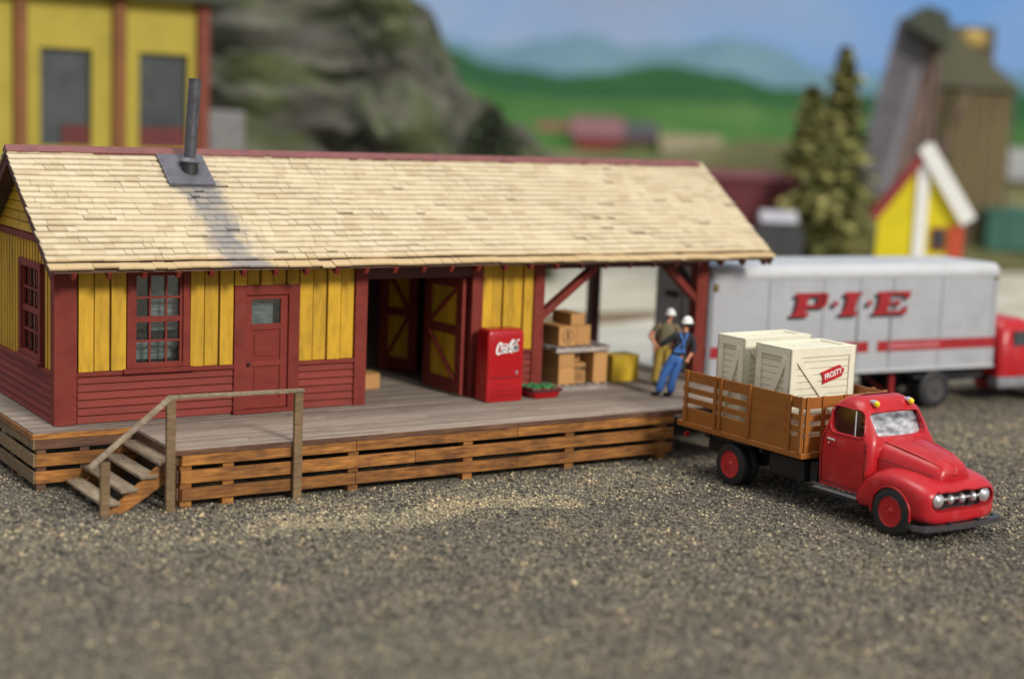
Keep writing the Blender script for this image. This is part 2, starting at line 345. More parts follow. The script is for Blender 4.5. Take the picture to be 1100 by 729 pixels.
# loose gravel: many small stones lying on the ground
def gravel():
    N = 240000
    # sample in image space so that the density follows what can be seen, from real ground points
    D = rng.uniform(19.5, 47, N*3); px = rng.uniform(-90, 1190, N*3)
    keep = rng.random(N*3) < (D/47); D = D[keep][:N]; px = px[keep][:N]; n = len(D)
    k = (fw.z+rt.z*((px-CX)/F)); b = (-CAM.z/D-k)/up.z     # image row that meets z=0 at depth D
    X = CAM.x+(fw.x+rt.x*((px-CX)/F)+up.x*b)*D; Y = CAM.y+(fw.y+rt.y*((px-CX)/F)+up.y*b)*D
    ok = ~((X > -.5) & (Y > -.6) & (Y < 6) & (X < 16)) & ~((X > 1.4) & (Y > -2.8) & (Y < 6) & (X < 16)) & (Y < 3.5)
    X, Y = X[ok], Y[ok]; n = len(X)
    r = rng.gamma(4, .0044, n)+.0065
    base = np.array([(1,0,0),(0,1,0),(-1,0,0),(0,-1,0),(0,0,1),(0,0,-1)], float)
    V = base[None]*(rng.uniform(.6, 1.2, (n, 6, 1)))*r[:, None, None]; V[:, :, 2] *= .75
    a = rng.uniform(0, 6.28, n); c, s = np.cos(a)[:, None], np.sin(a)[:, None]
    x = V[:, :, 0]*c-V[:, :, 1]*s; y = V[:, :, 0]*s+V[:, :, 1]*c
    V = np.stack([x+X[:, None], y+Y[:, None], V[:, :, 2]+(r*.35)[:, None]], -1).reshape(-1, 3)
    tri = np.array([(0,1,4),(1,2,4),(2,3,4),(3,0,4),(1,0,5),(2,1,5),(3,2,5),(0,3,5)])
    Fc = (tri[None]+(np.arange(n)*6)[:, None, None]).reshape(-1, 3)
    me = bpy.data.meshes.new('gravel'); me.vertices.add(len(V)); me.vertices.foreach_set('co', V.ravel())
    me.loops.add(len(Fc)*3); me.loops.foreach_set('vertex_index', Fc.ravel().astype(np.int32))
    me.polygons.add(len(Fc)); me.polygons.foreach_set('loop_start', (np.arange(len(Fc))*3).astype(np.int32)); me.update(calc_edges=True)
    # pale grains are commoner close to the platform front
    tint = rng.random(n)**1.5; near = (Y > -5.6) & (Y < -2.7) & (rng.random(n) < .22); tint[near] = rng.uniform(.8, 1, near.sum())
    sand = (np.abs(Y+4.9+.35*np.sin(X*1.7)) < .55) & (X > 1.8) & (X < 8.5) & (rng.random(n) < .5); tint[sand] = rng.uniform(.86, 1, sand.sum())
    at_ = me.attributes.new('tint', 'FLOAT', 'FACE'); at_.data.foreach_set('value', np.repeat(tint, 8).astype(np.float32))
    t = NT('gravel stones'); col = t.ramp(t.attr(), [(0, C(.03, .026, .024)), (.3, C(.095, .084, .072)), (.5, C(.15, .14, .115)), (.62, C(.19, .16, .13)), (.75, C(.16, .155, .145)), (.88, C(.28, .235, .165)), (1, C(.58, .48, .32))])
    tone = t.ramp(t.noise(t.coord(), .9, 5, .7), [(.35, C(.86, .90, .86)), (.5, C(1.08, 1.08, 1.0)), (.62, C(1.3, 1.22, 1.08))]); col = t.mix(1.0, col, tone, 'MULTIPLY')
    t.base(col); t.rough(.75); me.materials.append(t.m)
    o = bpy.data.objects.new('gravel', me); COL.objects.link(o); tag(o, 'loose fine dark gravel with pale grains over the yard', 'gravel', kind='stuff')
gravel()

# ------------------------------------------------------------------ loading platform
DK = 1.1
def platform():
    P = empty('loading_platform'); tag(P, 'long low timber loading platform with slatted brown skirt boards under the depot', 'platform')
    d = MB(); y = -2.92; w_ = .15
    while y < 5.2:
        x0, x1 = (1.27 if y < -.66 else -.62), 15.95
        cuts = [x0]+sorted(random.uniform(x0+1.5, x1-1.5) for _ in range(2))+[x1]
        for a, b in zip(cuts, cuts[1:]):
            dz = random.uniform(-.005, .004); d.box(a+.003, b-.003, y, y+w_-.014, DK-.06, DK+dz)
        y += w_
    d.build('deck_planks', M['deck'], P, .005)
    MB().box(1.34, 15.9, -2.85, 5.1, DK-.13, DK-.065).box(-.55, 1.34, -.58, 5.1, DK-.13, DK-.065).build('deck_frame', M['plank_under'], P)
    rows = [(.15, .38), (.47, .71), (.80, 1.035)]
    for i, (a, b) in enumerate(rows):
        m = MB(); segs = [1.38, 4.9, 8.6, 12.66] if i != 1 else [1.36, 6.2, 12.66]
        for s0, s1 in zip(segs, segs[1:]): m.hexa([(s0+.004,-2.93,a),(s1-.004,-2.93,a+random.uniform(-.01,.015)),(s1-.004,-2.88,a),(s0+.004,-2.88,a),(s0+.004,-2.93,b),(s1-.004,-2.93,b-random.uniform(0,.015)),(s1-.004,-2.88,b),(s0+.004,-2.88,b)])
        m.build('skirt_board', M['skirt'], P, .008)
        m = MB().box(-.6, 1.3, -.63, -.585, a, b); m.build('skirt_board', M['skirt_dark'] if i == 2 else M['skirt'], P, .008)
        m = MB().box(-.65, -.602, -.63, 5.2, a, b); m.build('skirt_board', M['grey_wood'], P, .008)
        MB().box(1.3, 1.345, -2.86, -.63, a, b).build('skirt_board', M['skirt_dark'], P, .008)
    MB().box(1.24, 15.97, -2.955, -2.925, 1.0, DK-.002).build('edge_board', M['skirt_dark'], P, .006)
    MB().box(-.67, 1.24, -.66, -.635, .99, DK-.002).box(-.68, -.652, -.66, 5.2, .99, DK-.002).build('edge_board', M['skirt'], P, .006)
    MB().box(15.96, 15.99, -2.92, 5.1, .3, DK-.004).build('edge_board', M['skirt_dark'], P, .006)
    for x in (1.48, 2.3, 4.87, 7.45, 9.94, 12.4): MB().box(x-.11, x+.11, -2.87, -2.65, -.02, DK-.14).build('post', M['skirt'], P, .01)
    for x in (-.52, .3): MB().box(x-.05, x+.13, -.58, -.4, -.02, DK-.14).build('post', M['skirt_dark'], P, .01)
    for y in (.9, 2.4, 3.9): MB().box(-.6, -.42, y, y+.2, -.02, DK-.14).build('post', M['skirt_dark'], P, .01)
    for x in (14.2, 15.7): MB().box(x-.1, x+.1, -2.8, -2.6, -.02, DK-.14).build('post', M['skirt_dark'], P, .01)
platform()
def steps():
    P = empty('wooden_steps', (.5, -1.8, 0)); tag(P, 'four tread wooden steps with a plain handrail, climbing to the left end of the platform', 'steps')
    ox, oy = -.5, 1.8
    def q(m, *a): m.box(a[0]+ox, a[1]+ox, a[2]+oy, a[3]+oy, a[4], a[5])
    for x0, z in ((-.06, .22), (.28, .44), (.64, .66), (.98, .88)):
        m = MB(); q(m, x0, x0+.33, -2.84, -.72, z-.06, z); m.build('tread', M['tread'], P, .01)
    for y in (-2.72, -.84):
        m = MB(); m.prism([(.02+ox, -.01), (.36+ox, -.01), (1.34+ox, .6), (1.34+ox, .82), (1.02+ox, .82)], 'y', y-.04+oy, y+.04+oy); m.build('stringer', M['skirt'], P, .008)
    for x, z1 in ((1.13, 2.06), (3.62, 2.03), (-.07, 1.02)):
        m = MB(); q(m, x-.085, x+.085, -3.05, -2.96, -.02, z1); m.build('post', M['grey_wood'], P, .012)
    m = MB(); m.bar((1.08+ox, -3.0+oy, 2.09), (3.72+ox, -3.0+oy, 2.07), .13, .06); m.bar((1.12+ox, -3.0+oy, 2.085), (-.34+ox, -3.0+oy, .93), .12, .07)
    m.build('handrail', M['tread'], P, .008)
steps()

# ------------------------------------------------------------------ depot building
RX0, RX1, EY, EZ, RY, RZ = -.42, 17.12, -.9, 4.18, 2.1, 6.26
SL = (RZ-EZ)/(RY-EY)
def depot():
    P = empty('freight_depot', (0, 0, DK)); tag(P, 'small yellow and oxide red railway freight depot with a cream shingled roof and stove pipe', 'depot building')
    Z = -DK
    def part(name, m, mat, parent=P, **k):
        for i, v in enumerate(m.v): m.v[i] = (v[0], v[1], v[2]+Z)
        return m.build(name, mat, parent, **k)
    BY = 4.2
    def boards(m, bk, x0, x1, z0, z1, step=.285, y=0, sgn=1):
        n = max(1, round((x1-x0)/step)); s_ = (x1-x0)/n
        for i in range(n):
            a = x0+i*s_; pr = .045 if i % 2 else .085
            m.box(a+.015, a+s_-.015, y-pr, y+.05, z0, z1)
        bk.box(x0, x1, y-.02, y+.1, z0, z1)
    up_, bk, cl = MB(), MB(), MB()
    for x0, x1, z0, z1 in ((.36, 1.32, 2.12, 4.3), (2.6, 3.53, 2.12, 4.3), (1.32, 2.6, 4.05, 4.3), (3.53, 4.96, 3.72, 4.3), (4.96, 6.24, 2.12, 4.3), (9.37, 10.72, 2.12, 4.3)):
        m_ = MB(); boards(m_, bk, x0, x1, z0, z1); part('yellow_boards', m_, M['yellow'], bevel=.006)
    for x0, x1 in ((.36, 3.53), (4.96, 6.24), (9.37, 10.72)):
        cl = MB(); n = 6; h = (2.03-DK)/n
        for i in range(n):
            z0 = DK+.02+i*h
            cl.hexa([(x0,-.085,z0),(x1,-.085,z0),(x1,.06,z0),(x0,.06,z0),(x0,-.045,z0+h-.022),(x1,-.045,z0+h-.022),(x1,.06,z0+h-.022),(x0,.06,z0+h-.022)])
        bk.box(x0, x1, -.015, .09, DK+.01, 2.04); part('clapboard_wainscot', cl, M['red_clap'], bevel=.004)
    cl = MB()
    # left end wall, on x = 0
    y = .12
    while y < BY-.1:
        top = 4.50
        for (a, b) in ((2.12, top),) if not (.78 < y+.08 < 2.42) else ((4.12, top),):
            up_.box(-.05, .05, y, y+.125, a, b)
        y += .205
    bk.box(-.015, .1, .1, .84, 2.1, 4.55); bk.box(-.015, .1, 2.34, BY, 2.1, 4.55); bk.box(-.015, .1, .84, 2.34, 4.1, 4.55); bk.box(-.015, .1, .1, BY, DK+.01, 2.1)
    for i in range(6):
        h = (2.03-DK)/6; z0 = DK+.02+i*h
        cl.hexa([(-.085,.12,z0),(.06,.12,z0),(.06,BY,z0),(-.085,BY,z0),(-.045,.12,z0+h-.022),(.06,.12,z0+h-.022),(.06,BY,z0+h-.022),(-.045,BY,z0+h-.022)])
    part('yellow_boards', up_, M['yellow'], bevel=.006); up_ = MB()
    # gable boards
    for i in range(8):
        z0 = 4.66+i*.19; z1 = z0+.17; f = lambda z: max(0, (RZ-.25-z)/SL)
        if f(z1) <= .05: break
        up_.hexa([(-.06, RY-f(z0), z0), (.05, RY-f(z0), z0), (.05, RY+f(z0), z0), (-.06, RY+f(z0), z0), (-.03, RY-f(z1), z1), (.05, RY-f(z1), z1), (.05, RY+f(z1), z1), (-.03, RY+f(z1), z1)])
    bk.prism([(.1, 4.55), (BY-.1, 4.55), (RY, RZ-.22)], 'x', -.01, .05)
    # hidden walls: rear, partition, right end of the closed part
    bk.box(0, 8.7, BY-.1, BY, DK+.01, 4.3); bk.box(8.75, 11, BY-.1, BY, DK+.01, 4.3)
    part('gable_boards', up_, M['yellow'], bevel=.006); part('clapboard_wainscot', cl, M['red_clap'], bevel=.004); part('wall', bk, M['seam_shadow_back'])
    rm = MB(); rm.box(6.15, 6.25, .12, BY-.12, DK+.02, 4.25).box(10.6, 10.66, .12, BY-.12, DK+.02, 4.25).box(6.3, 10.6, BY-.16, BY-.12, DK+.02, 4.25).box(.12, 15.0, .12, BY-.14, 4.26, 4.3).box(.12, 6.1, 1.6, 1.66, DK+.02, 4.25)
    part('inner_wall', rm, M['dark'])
    rr = MB(); rr.prism([(-.05, 4.32), (BY+.05, 4.32), (RY, RZ-.2)], 'x', 15.58, 15.66); part('gable_board', rr, M['red'])
    # trim
    for x0, x1, y0, y1 in ((-.1, .34, -.1, .14), (6.24, 6.52, -.12, .16), (9.09, 9.37, -.12, .16), (10.72, 11.0, -.12, .16)):
        part('corner_post', MB().box(x0, x1, y0, y1, DK+.006, 4.2), M['red'], bevel=.012)
    for x0, x1 in ((.34, 1.36), (2.56, 3.53), (4.96, 6.24), (9.37, 10.72), (1.36, 2.56)):
        part('belt_rail', MB().box(x0, x1, -.11, .02, 2.035, 2.115), M['red'], bevel=.008)
    part('belt_rail', MB().box(-.11, .02, .14, BY, 2.035, 2.115), M['red'], bevel=.008)
    part('belt_rail', MB().box(-.1, .02, .1, BY, 4.52, 4.64), M['red'], bevel=.008)
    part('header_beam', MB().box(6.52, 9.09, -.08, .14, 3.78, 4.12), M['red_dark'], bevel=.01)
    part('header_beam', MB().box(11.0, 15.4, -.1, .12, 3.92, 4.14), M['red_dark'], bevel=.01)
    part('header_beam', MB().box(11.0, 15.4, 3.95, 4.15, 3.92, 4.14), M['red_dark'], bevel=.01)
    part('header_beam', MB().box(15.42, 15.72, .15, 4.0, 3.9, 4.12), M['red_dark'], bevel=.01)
    part('porch_post', MB().box(15.4, 15.74, -.12, .16, DK+.006, 4.14), M['red'], bevel=.012)
    part('porch_post', MB().box(15.15, 15.42, 3.85, 4.1, DK+.006, 3.92), M['red_dark'], bevel=.012)
    part('brace', MB().bar((10.98, 0, 2.86), (12.42, 0, 3.93), .16, .22, (0, 1, 0)), M['red'], bevel=.01)
    part('brace', MB().bar((15.44, 0, 3.10), (14.5, 0, 3.93), .16, .2, (0, 1, 0)), M['red'], bevel=.01)
    part('brace', MB().bar((15.55, .12, 3.15), (15.55, 1.0, 3.95), .16, .18, (1, 0, 0)), M['red_dark'], bevel=.01)
    # front window
    def window(fr, W):
        """W maps (u across, v up, w outward) to place; u 0..wd, v 0..ht"""
        wd, ht = fr
        m = MB(); B = lambda m, u0, u1, v0, v1, w0, w1: m.hexa([W(u0,v0,w0),W(u1,v0,w0),W(u1,v0,w1),W(u0,v0,w1),W(u0,v1,w0),W(u1,v1,w0),W(u1,v1,w1),W(u0,v1,w1)])
        B(m, 0, .14, 0, ht, -.02, .1); B(m, wd-.14, wd, 0, ht, -.02, .1); B(m, .14, wd-.14, ht-.14, ht, -.02, .1); B(m, .14, wd-.14, 0, .1, -.02, .1)
        f = part('window', m, M['red'], bevel=.008)
        m = MB(); B(m, -.08, wd+.08, -.09, 0, -.02, .17); part('sill', m, M['red'], f, bevel=.01)
        m = MB(); iw = wd-.28; ih = ht-.24
        for k in (1, 2): B(m, .14+iw*k/3-.02, .14+iw*k/3+.02, .1, ht-.14, .01, .045)
        for k in (1, 2, 3): t_ = .055 if k == 2 else .02; B(m, .141, .139+iw, .1+ih*k/4-t_, .1+ih*k/4+t_, .005, .05+.01*(k == 2))
        B(m, .14, .2, .1, ht-.14, .0, .052); B(m, wd-.2, wd-.14, .1, ht-.14, .0, .052)
        part('sash_bars', m, M['red'], f)
        m = MB(); B(m, .15, wd-.15, .11, ht-.15, -.005, .0); part('pane', m, M['glass'], f)
        m = MB(); B(m, .15+iw*.45, wd-.16, ht*.35, ht-.16, -.3, -.27); B(m, .15, wd-.16, .11, ht*.24, -.34, -.31); part('blind_as_reflection', m, M['blind_reflection'], f)  # pale blind, also imitating light reflections in the panes
        return f
    window((1.28, 1.95), lambda u, v, w_: (1.32+u, -w_, 2.14+v))
    window((1.5, 1.92), lambda u, v, w_: (-w_, .84+u, 2.2+v))
    # passenger door
    fr = part('door', MB().box(3.53, 3.78, -.12, .08, DK+.006, 3.72).box(4.72, 4.96, -.12, .08, DK+.006, 3.72).box(3.78, 4.72, -.12, .08, 3.52, 3.72), M['red'], bevel=.008)
    lf = MB(); lf.box(3.78, 3.93, -.06, 0, DK+.09, 3.52).box(4.56, 4.72, -.06, 0, DK+.09, 3.52).box(3.93, 4.56, -.06, 0, 3.42, 3.52)
    lf.box(3.93, 4.56, -.06, 0, 2.80, 2.92).box(3.93, 4.56, -.06, 0, 2.05, 2.17).box(3.93, 4.56, -.06, 0, DK+.09, 1.38).box(3.93, 4.56, -.03, 0, 1.38, 2.05).box(3.93, 4.56, -.03, 0, 2.17, 2.80)
    lf.box(4.0, 4.49, -.05, -.03, 1.46, 1.98).box(4.0, 4.49, -.05, -.03, 2.25, 2.72)
    part('door_leaf', lf, M['red_clap'], fr, bevel=.006)
    part('door_pane', MB().box(3.93, 4.56, -.03, -.02, 2.92, 3.42), M['glass'], fr)
    part('door_blind', MB().box(3.95, 4.5, .2, .22, 2.8, 3.5), M['blind_reflection'], fr)
    part('handle', MB().sphere((3.86, -.1, 2.1), .035), M['black'], fr, smooth=60)
    part('door_sill', MB().box(3.5, 5.0, -.2, .1, DK+.004, DK+.085), M['red_clap'], fr, bevel=.008)
    # freight doors
    def leaf(a, b, z0, z1, side):
        """a swung-open freight door leaf from hinge a to free edge b"""
        a = Vector((a[0], a[1], 0)); b = Vector((b[0], b[1], 0)); d = (b-a).normalized(); nrm = Vector((-d.y, d.x, 0))*side; L = (b-a).length
        W = lambda u, v, w_: tuple(a+d*u+nrm*w_+Vector((0, 0, v)))
        def B(m, u0, u1, v0, v1, w0, w1, **k): m.hexa([W(u0,v0,w0),W(u1,v0,w0),W(u1,v0,w1),W(u0,v0,w1),W(u0,v1,w0),W(u1,v1,w0),W(u1,v1,w1),W(u0,v1,w1)], **k)
        m = MB(); e = .24
        B(m, 0, e, z0, z1, -.02, .07); B(m, L-e, L, z0, z1, -.02, .07); B(m, e, L-e, z0, z0+.3, -.02, .07); B(m, e, L-e, z1-.25, z1, -.02, .07); zc = (z0+z1)/2+.1; B(m, e, L-e, zc-.1, zc+.1, -.02, .065)
        f = part('freight_door', m, M['red_dark'] if z0 > 1.2 else M['red'], bevel=.008)
        m = MB(); n = 7
        for i in range(n): B(m, e+(L-2*e)*i/n+.008, e+(L-2*e)*(i+1)/n-.008, z0+.2, z1-.2, -.015, .02)
        part('door_boards', m, M['yellow'], f)
        m = MB()
        for v0, v1, fl in ((z0+.3, zc-.1, True), (zc+.1, z1-.25, False)):
            u0, u1 = (e, L-e) if fl else (L-e, e)
            m.bar(W(u0, v0, .045), W(u1, v1, .045), .05, .13, tuple(nrm))
        part('door_brace', m, M['red'], f)
    leaf((8.98, .0), (8.90, 1.55), DK+.05, 3.75, 1)
    leaf((9.03, 4.02), (9.55, 3.1), DK+.05, 3.75, -1)
    # roof
    T = .07
    sh = MB(); under = MB()
    for sg in (1, -1):
        Yf = (lambda s_: EY+s_) if sg == 1 else (lambda s_: 2*RY-EY-s_)
        under.hexa([(RX0+.03, Yf(.03), EZ-T), (RX1-.03, Yf(.03), EZ-T), (RX1-.03, Yf(RY-EY), RZ-T), (RX0+.03, Yf(RY-EY), RZ-T), (RX0+.03, Yf(.03), EZ), (RX1-.03, Yf(.03), EZ), (RX1-.03, Yf(RY-EY), RZ), (RX0+.03, Yf(RY-EY), RZ)])
        NR = 21; run = (RY-EY)/NR
        for r_ in range(NR):
            x = RX0+random.uniform(-.02, .01); off = .0
            while x < RX1-.02:
                wd = random.choice([random.uniform(.16, .28), random.uniform(.28, .5)]); x1 = min(x+wd, RX1+random.uniform(-.02, .02))
                s0 = r_*run+random.uniform(-.006, .004)-(.018 if random.random() < .05 else 0)-(.05+random.uniform(0, .02) if r_ == 0 else 0); s1 = s0+run*1.42
                sag = .009*math.sin(x*.9+r_*.3)+.006*math.sin(x*2.3+1+r_)
                h0 = .064+sag+random.uniform(-.002, .004)+(.028 if random.random() < .03 else 0); h1 = .004+sag*.5
                nz = lambda s_, h: (Yf(s_), EZ+s_*SL+h)
                tl = random.uniform(-.003, .003)
                a0, a1 = nz(s0+tl, h0), nz(s0-tl, h0); b_ = nz(s1, h1); c0, c1 = nz(s0+tl+.012, h0-.040), nz(s0-tl+.012, h0-.040); d_ = nz(s1, h1-.02)
                g_ = .0015+(.007 if random.random() < .14 else 0)
                sh.hexa([(x+g_, *c0), (x1-g_, *c1), (x1-g_, *d_), (x+g_, *d_), (x+g_, *a0), (x1-g_, *a1), (x1-g_, *b_), (x+g_, *b_)], random.random() if random.random() < .85 else random.uniform(0, .2))
                x = x1
    rf = part('roof', under, M['roof_under']); part('shingles', sh, M['shingle'], rf)
    part('ridge_cap', MB().prism([(RY-.16, RZ-.02), (RY, RZ+.10), (RY+.16, RZ-.02), (RY+.13, RZ-.06), (RY, RZ+.03), (RY-.13, RZ-.06)], 'x', RX0, RX1-.15), M['ridge'], rf)
    for i in range(26):
        x = .05+i*.672
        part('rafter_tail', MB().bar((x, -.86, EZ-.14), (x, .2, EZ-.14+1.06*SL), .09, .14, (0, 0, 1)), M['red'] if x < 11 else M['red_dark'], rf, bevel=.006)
    for x in (RX0+.07, RX1-.07):
        part('barge_board', MB().bar((x, EY+.06, EZ-.13), (x, RY, RZ-.17), .05, .17).bar((x, 2*RY-EY-.06, EZ-.13), (x, RY, RZ-.17), .05, .17), M['red_dark'], rf)
    # stove pipe
    nrm = Vector((0, -SL, 1)).normalized(); c = Vector((3.08, 1.48, EZ+(1.48-EY)*SL+.11)); a = Vector((.49, 0, 0)); b = Vector((0, 1, SL)).normalized()*.50
    m = MB(); lo = -nrm*.05; hi = nrm*.03
    m.hexa([c-a-b+lo, c+a-b+lo, c+a+b+lo, c-a+b+lo, c-a-b+hi, c+a-b+hi, c+a+b+hi, c-a+b+hi])
    pl = part('flashing_plate', m, M['steel_plate'], bevel=.015)
    b0 = Vector((3.15, 1.48, c.z-.02)); ax = Vector((.058, 0, 1)).normalized()
    m = MB(); m.tube([b0-ax*.1, b0+ax*.16], [.20, .17], 20); part('pipe_base', m, M['black'], pl, smooth=40)
    m = MB(); m.tube([b0+ax*.16, b0+ax*.19, b0+ax*.23, b0+ax*.27], [.2, .225, .2, .14], 20); part('pipe_collar', m, M['steel_plate'], pl, smooth=30)
    m = MB(); m.tube([b0+ax*.2, b0+ax*1.86], .125, 20, cap=False); m.tube([b0+ax*1.86, b0+ax*1.2], .1, 20, cap=False)
    m.tube([b0+ax*1.85, b0+ax*1.875], .133, 20, cap=False); part('stove_pipe', m, M['steel'], pl, smooth=40)
depot()

# ------------------------------------------------------------------ goods on the platform
def stroke(m, pts, w0, y, wf=None, n=24):
    """a flat brush stroke through pts (x,z) on a plane facing -Y, Catmull-Rom smoothed"""
    P_ = [pts[0]]+list(pts)+[pts[-1]]; out = []
    for i in range(1, len(P_)-2):
        for k in range(8):
            t = k/8; p0, p1, p2, p3 = P_[i-1], P_[i], P_[i+1], P_[i+2]
            out.append(tuple(.5*((2*p1[j])+(-p0[j]+p2[j])*t+(2*p0[j]-5*p1[j]+4*p2[j]-p3[j])*t*t+(-p0[j]+3*p1[j]-3*p2[j]+p3[j])*t**3) for j in (0, 1)))
    out.append(tuple(pts[-1])); N = len(out)
    L, Rr = [], []
    for i, p in enumerate(out):
        a = out[max(0, i-1)]; b = out[min(N-1, i+1)]; dx, dz = b[0]-a[0], b[1]-a[1]; l_ = math.hypot(dx, dz) or 1
        ww = w0*(.5+.5*abs(dz/l_)) if wf is None else w0*wf(i/(N-1)); nx_, nz_ = -dz/l_*ww/2, dx/l_*ww/2
        L.append((p[0]+nx_, p[1]+nz_)); Rr.append((p[0]-nx_, p[1]-nz_))
    for i in range(N-1):
        q = [L[i], L[i+1], Rr[i+1], Rr[i]]; m.add([(a, y, b) for a, b in q]+[(a, y+.006, b) for a, b in q], [(0, 1, 2, 3), (4, 7, 6, 5), (0, 4, 5, 1), (2, 6, 7, 3)])
def vending():
    P = empty('vending_machine', (9.58, -.56, DK), R(0)); tag(P, 'red rounded drinks vending machine with white script lettering against the depot wall', 'vending machine')
    W, Dp, H = .47, .27, 1.60
    rings = []
    def ring(z, k, inset=0):
        pts = []; w_, d_ = W*k-inset, Dp*k-inset; r_ = .07
        for cx_, cy_, a0 in ((w_-r_, d_-r_, 0), (-w_+r_, d_-r_, 90), (-w_+r_, -d_+r_, 180), (w_-r_, -d_+r_, 270)):
            for i in range(6): a = R(a0+i*18); pts.append((cx_+r_*math.cos(a), cy_+r_*math.sin(a), z))
        return pts
    for z, k, i in ((.0, .97, .01), (.03, 1.0, 0), (.5, 1.0, 0), (.53, 1.0, .003), (.56, 1, .0), (1.2, .99, 0), (1.44, .985, .0), (1.53, .98, .008), (1.575, .97, .025), (1.595, .95, .05), (1.6, .93, .08)): rings.append(ring(z, k, i))
    MB().loft(rings).build('cabinet', M['coke'], P, smooth=35)
    y = -Dp*.99-.004
    MB().box(-.10, .10, y-.012, y+.01, .36, .44).build('bottle_slot', M['coke'], P, .01)
    MB().box(-.38, .38, y-.008, y+.02, .53, .545).build('door_seam', M['coke_dark'], P); MB().box(-.38, .38, y-.008, y+.02, .14, .15).box(-.38, .38, y-.008, y+.02, .24, .248).build('vent_slot', M['coke_dark'], P)
    for z in (.72, .84, .96): MB().box(.3, .38, y-.02, y+.01, z, z+.03).build('button', M['coke'], P, .006)
    MB().box(.25, .29, y-.03, y+.01, .60, .68).build('handle', M['chrome'], P, .008)
    MB().lathe([(.012, 0), (.012, -.02)], (-.36, y, 1.42), 'y', 10).build('coin_button', M['chrome'], P)
    # white script lettering
    m = MB(); Y = y-.012; z0 = 1.07
    def st(pts, w_=.038): stroke(m, [(-.27+a*.52, z0+b*.26+a*.05) for a, b in pts], w_, Y)
    st([(.26, .50), (.25, .80), (.17, .88), (.06, .55), (.03, .15), (.10, -.05), (.22, .08), (.27, .22)], .05)
    def oo(c, w_=.07): st([(c+w_, .22), (c+w_*.6, .48), (c-w_*.1, .45), (c-w_*.35, .18), (c+w_*.1, -.02), (c+w_*.7, .1), (c+w_, .32)])
    oo(.27); st([(.47, .42), (.41, .47), (.37, .2), (.42, .0), (.49, .14)])
    oo(.53, .06); st([(.60, .4), (.60, .1), (.64, .0)]); st([(.63, .24), (.70, .24)], .05)
    st([(.92, .62), (.88, .86), (.79, .8), (.70, .45), (.69, .12), (.74, -.04), (.82, .1)], .05)
    oo(.83, .055); st([(.93, .1), (.98, .75), (.94, .85), (.91, .4), (.93, .05), (.97, .1)]); oo(1.0, .055); st([(1.07, .42), (1.06, .1), (1.10, .05)])
    st([(.27, .62), (.45, .72), (.62, .60), (.80, .98), (.98, .82), (1.12, .95)], .035)
    m.build('script_lettering', M['white'], P)
vending()
def tray():
    P = empty('produce_tray', (10.72, -.50, DK), R(0)); tag(P, 'low red tray filled with green produce beside the vending machine', 'tray')
    def rr(w_, d_, z): return [((w_-.1)*sx_+.1*math.cos(R(a)), (d_-.1)*sy_+.1*math.sin(R(a)), z) for sx_, sy_, a0 in ((1, 1, 0), (-1, 1, 90), (-1, -1, 180), (1, -1, 270)) for a in (a0, a0+30, a0+60, a0+90)]
    MB().loft([rr(.33, .26, 0), rr(.36, .29, .05), rr(.40, .33, .2), rr(.41, .34, .22), rr(.38, .31, .22), rr(.36, .29, .15)]).build('tray_body', M['coke'], P, smooth=50)
    MB().loft([rr(.42, .35, .16), rr(.43, .36, .18), rr(.42, .35, .2)]).build('tray_rim', M['black'], P)
    m = MB()
    for i in range(46):
        a, b = random.uniform(-.33, .33), random.uniform(-.26, .26); m.sphere((a, b, .2+random.uniform(0, .06)*(1-abs(a)/.5)), random.uniform(.04, .075), 8, 6, (1, 1, .8))
    m.build('produce', M['green_veg'], P, smooth=60)
tray()
def pallet(name_label, loc, w_, d_, rz=0):
    P = empty('pallet', loc, rz); tag(P, name_label, 'pallet', 'bleached wooden pallets of the goods stack')
    n = 7
    for i in range(n):
        x = w_*i/(n-1)*(1-.13/w_)-.0
        MB().box(x, x+.12, -.02, d_+.02, .10, .13).build('top_slat', M['pallet'], P, .004)
    MB().box(0, w_, 0, .07, .03, .098).box(0, w_, d_/2-.03, d_/2+.03, .03, .098).box(0, w_, d_-.07, d_, .03, .098).build('runner', M['pallet'], P, .004)
    for y in (0, d_-.1): MB().box(0, w_, y, y+.1, 0, .028).build('bottom_slat', M['pallet'], P, .004)
pallet('pallet lying on the deck under the stacked brown boxes', (11.42, -.12, DK+.003), 1.45, 1.0)
pallet('raised pallet resting on the lower brown boxes and carrying three more', (11.36, -.16, 1.985), 1.52, 1.05, R(.8))
def ringmark(m, cx_, cz, r, y, n=20, t=.018):
    for i in range(n):
        a, b = 2*math.pi*i/n, 2*math.pi*(i+1)/n
        q = [(cx_+r*math.cos(a), cz+r*math.sin(a)), (cx_+r*math.cos(b), cz+r*math.sin(b)), (cx_+(r-t)*math.cos(b), cz+(r-t)*math.sin(b)), (cx_+(r-t)*math.cos(a), cz+(r-t)*math.sin(a))]
        m.add([(p, y, z) for p, z in q]+[(p, y+.004, z) for p, z in q], [(0, 1, 2, 3), (4, 7, 6, 5), (0, 4, 5, 1), (2, 6, 7, 3)])
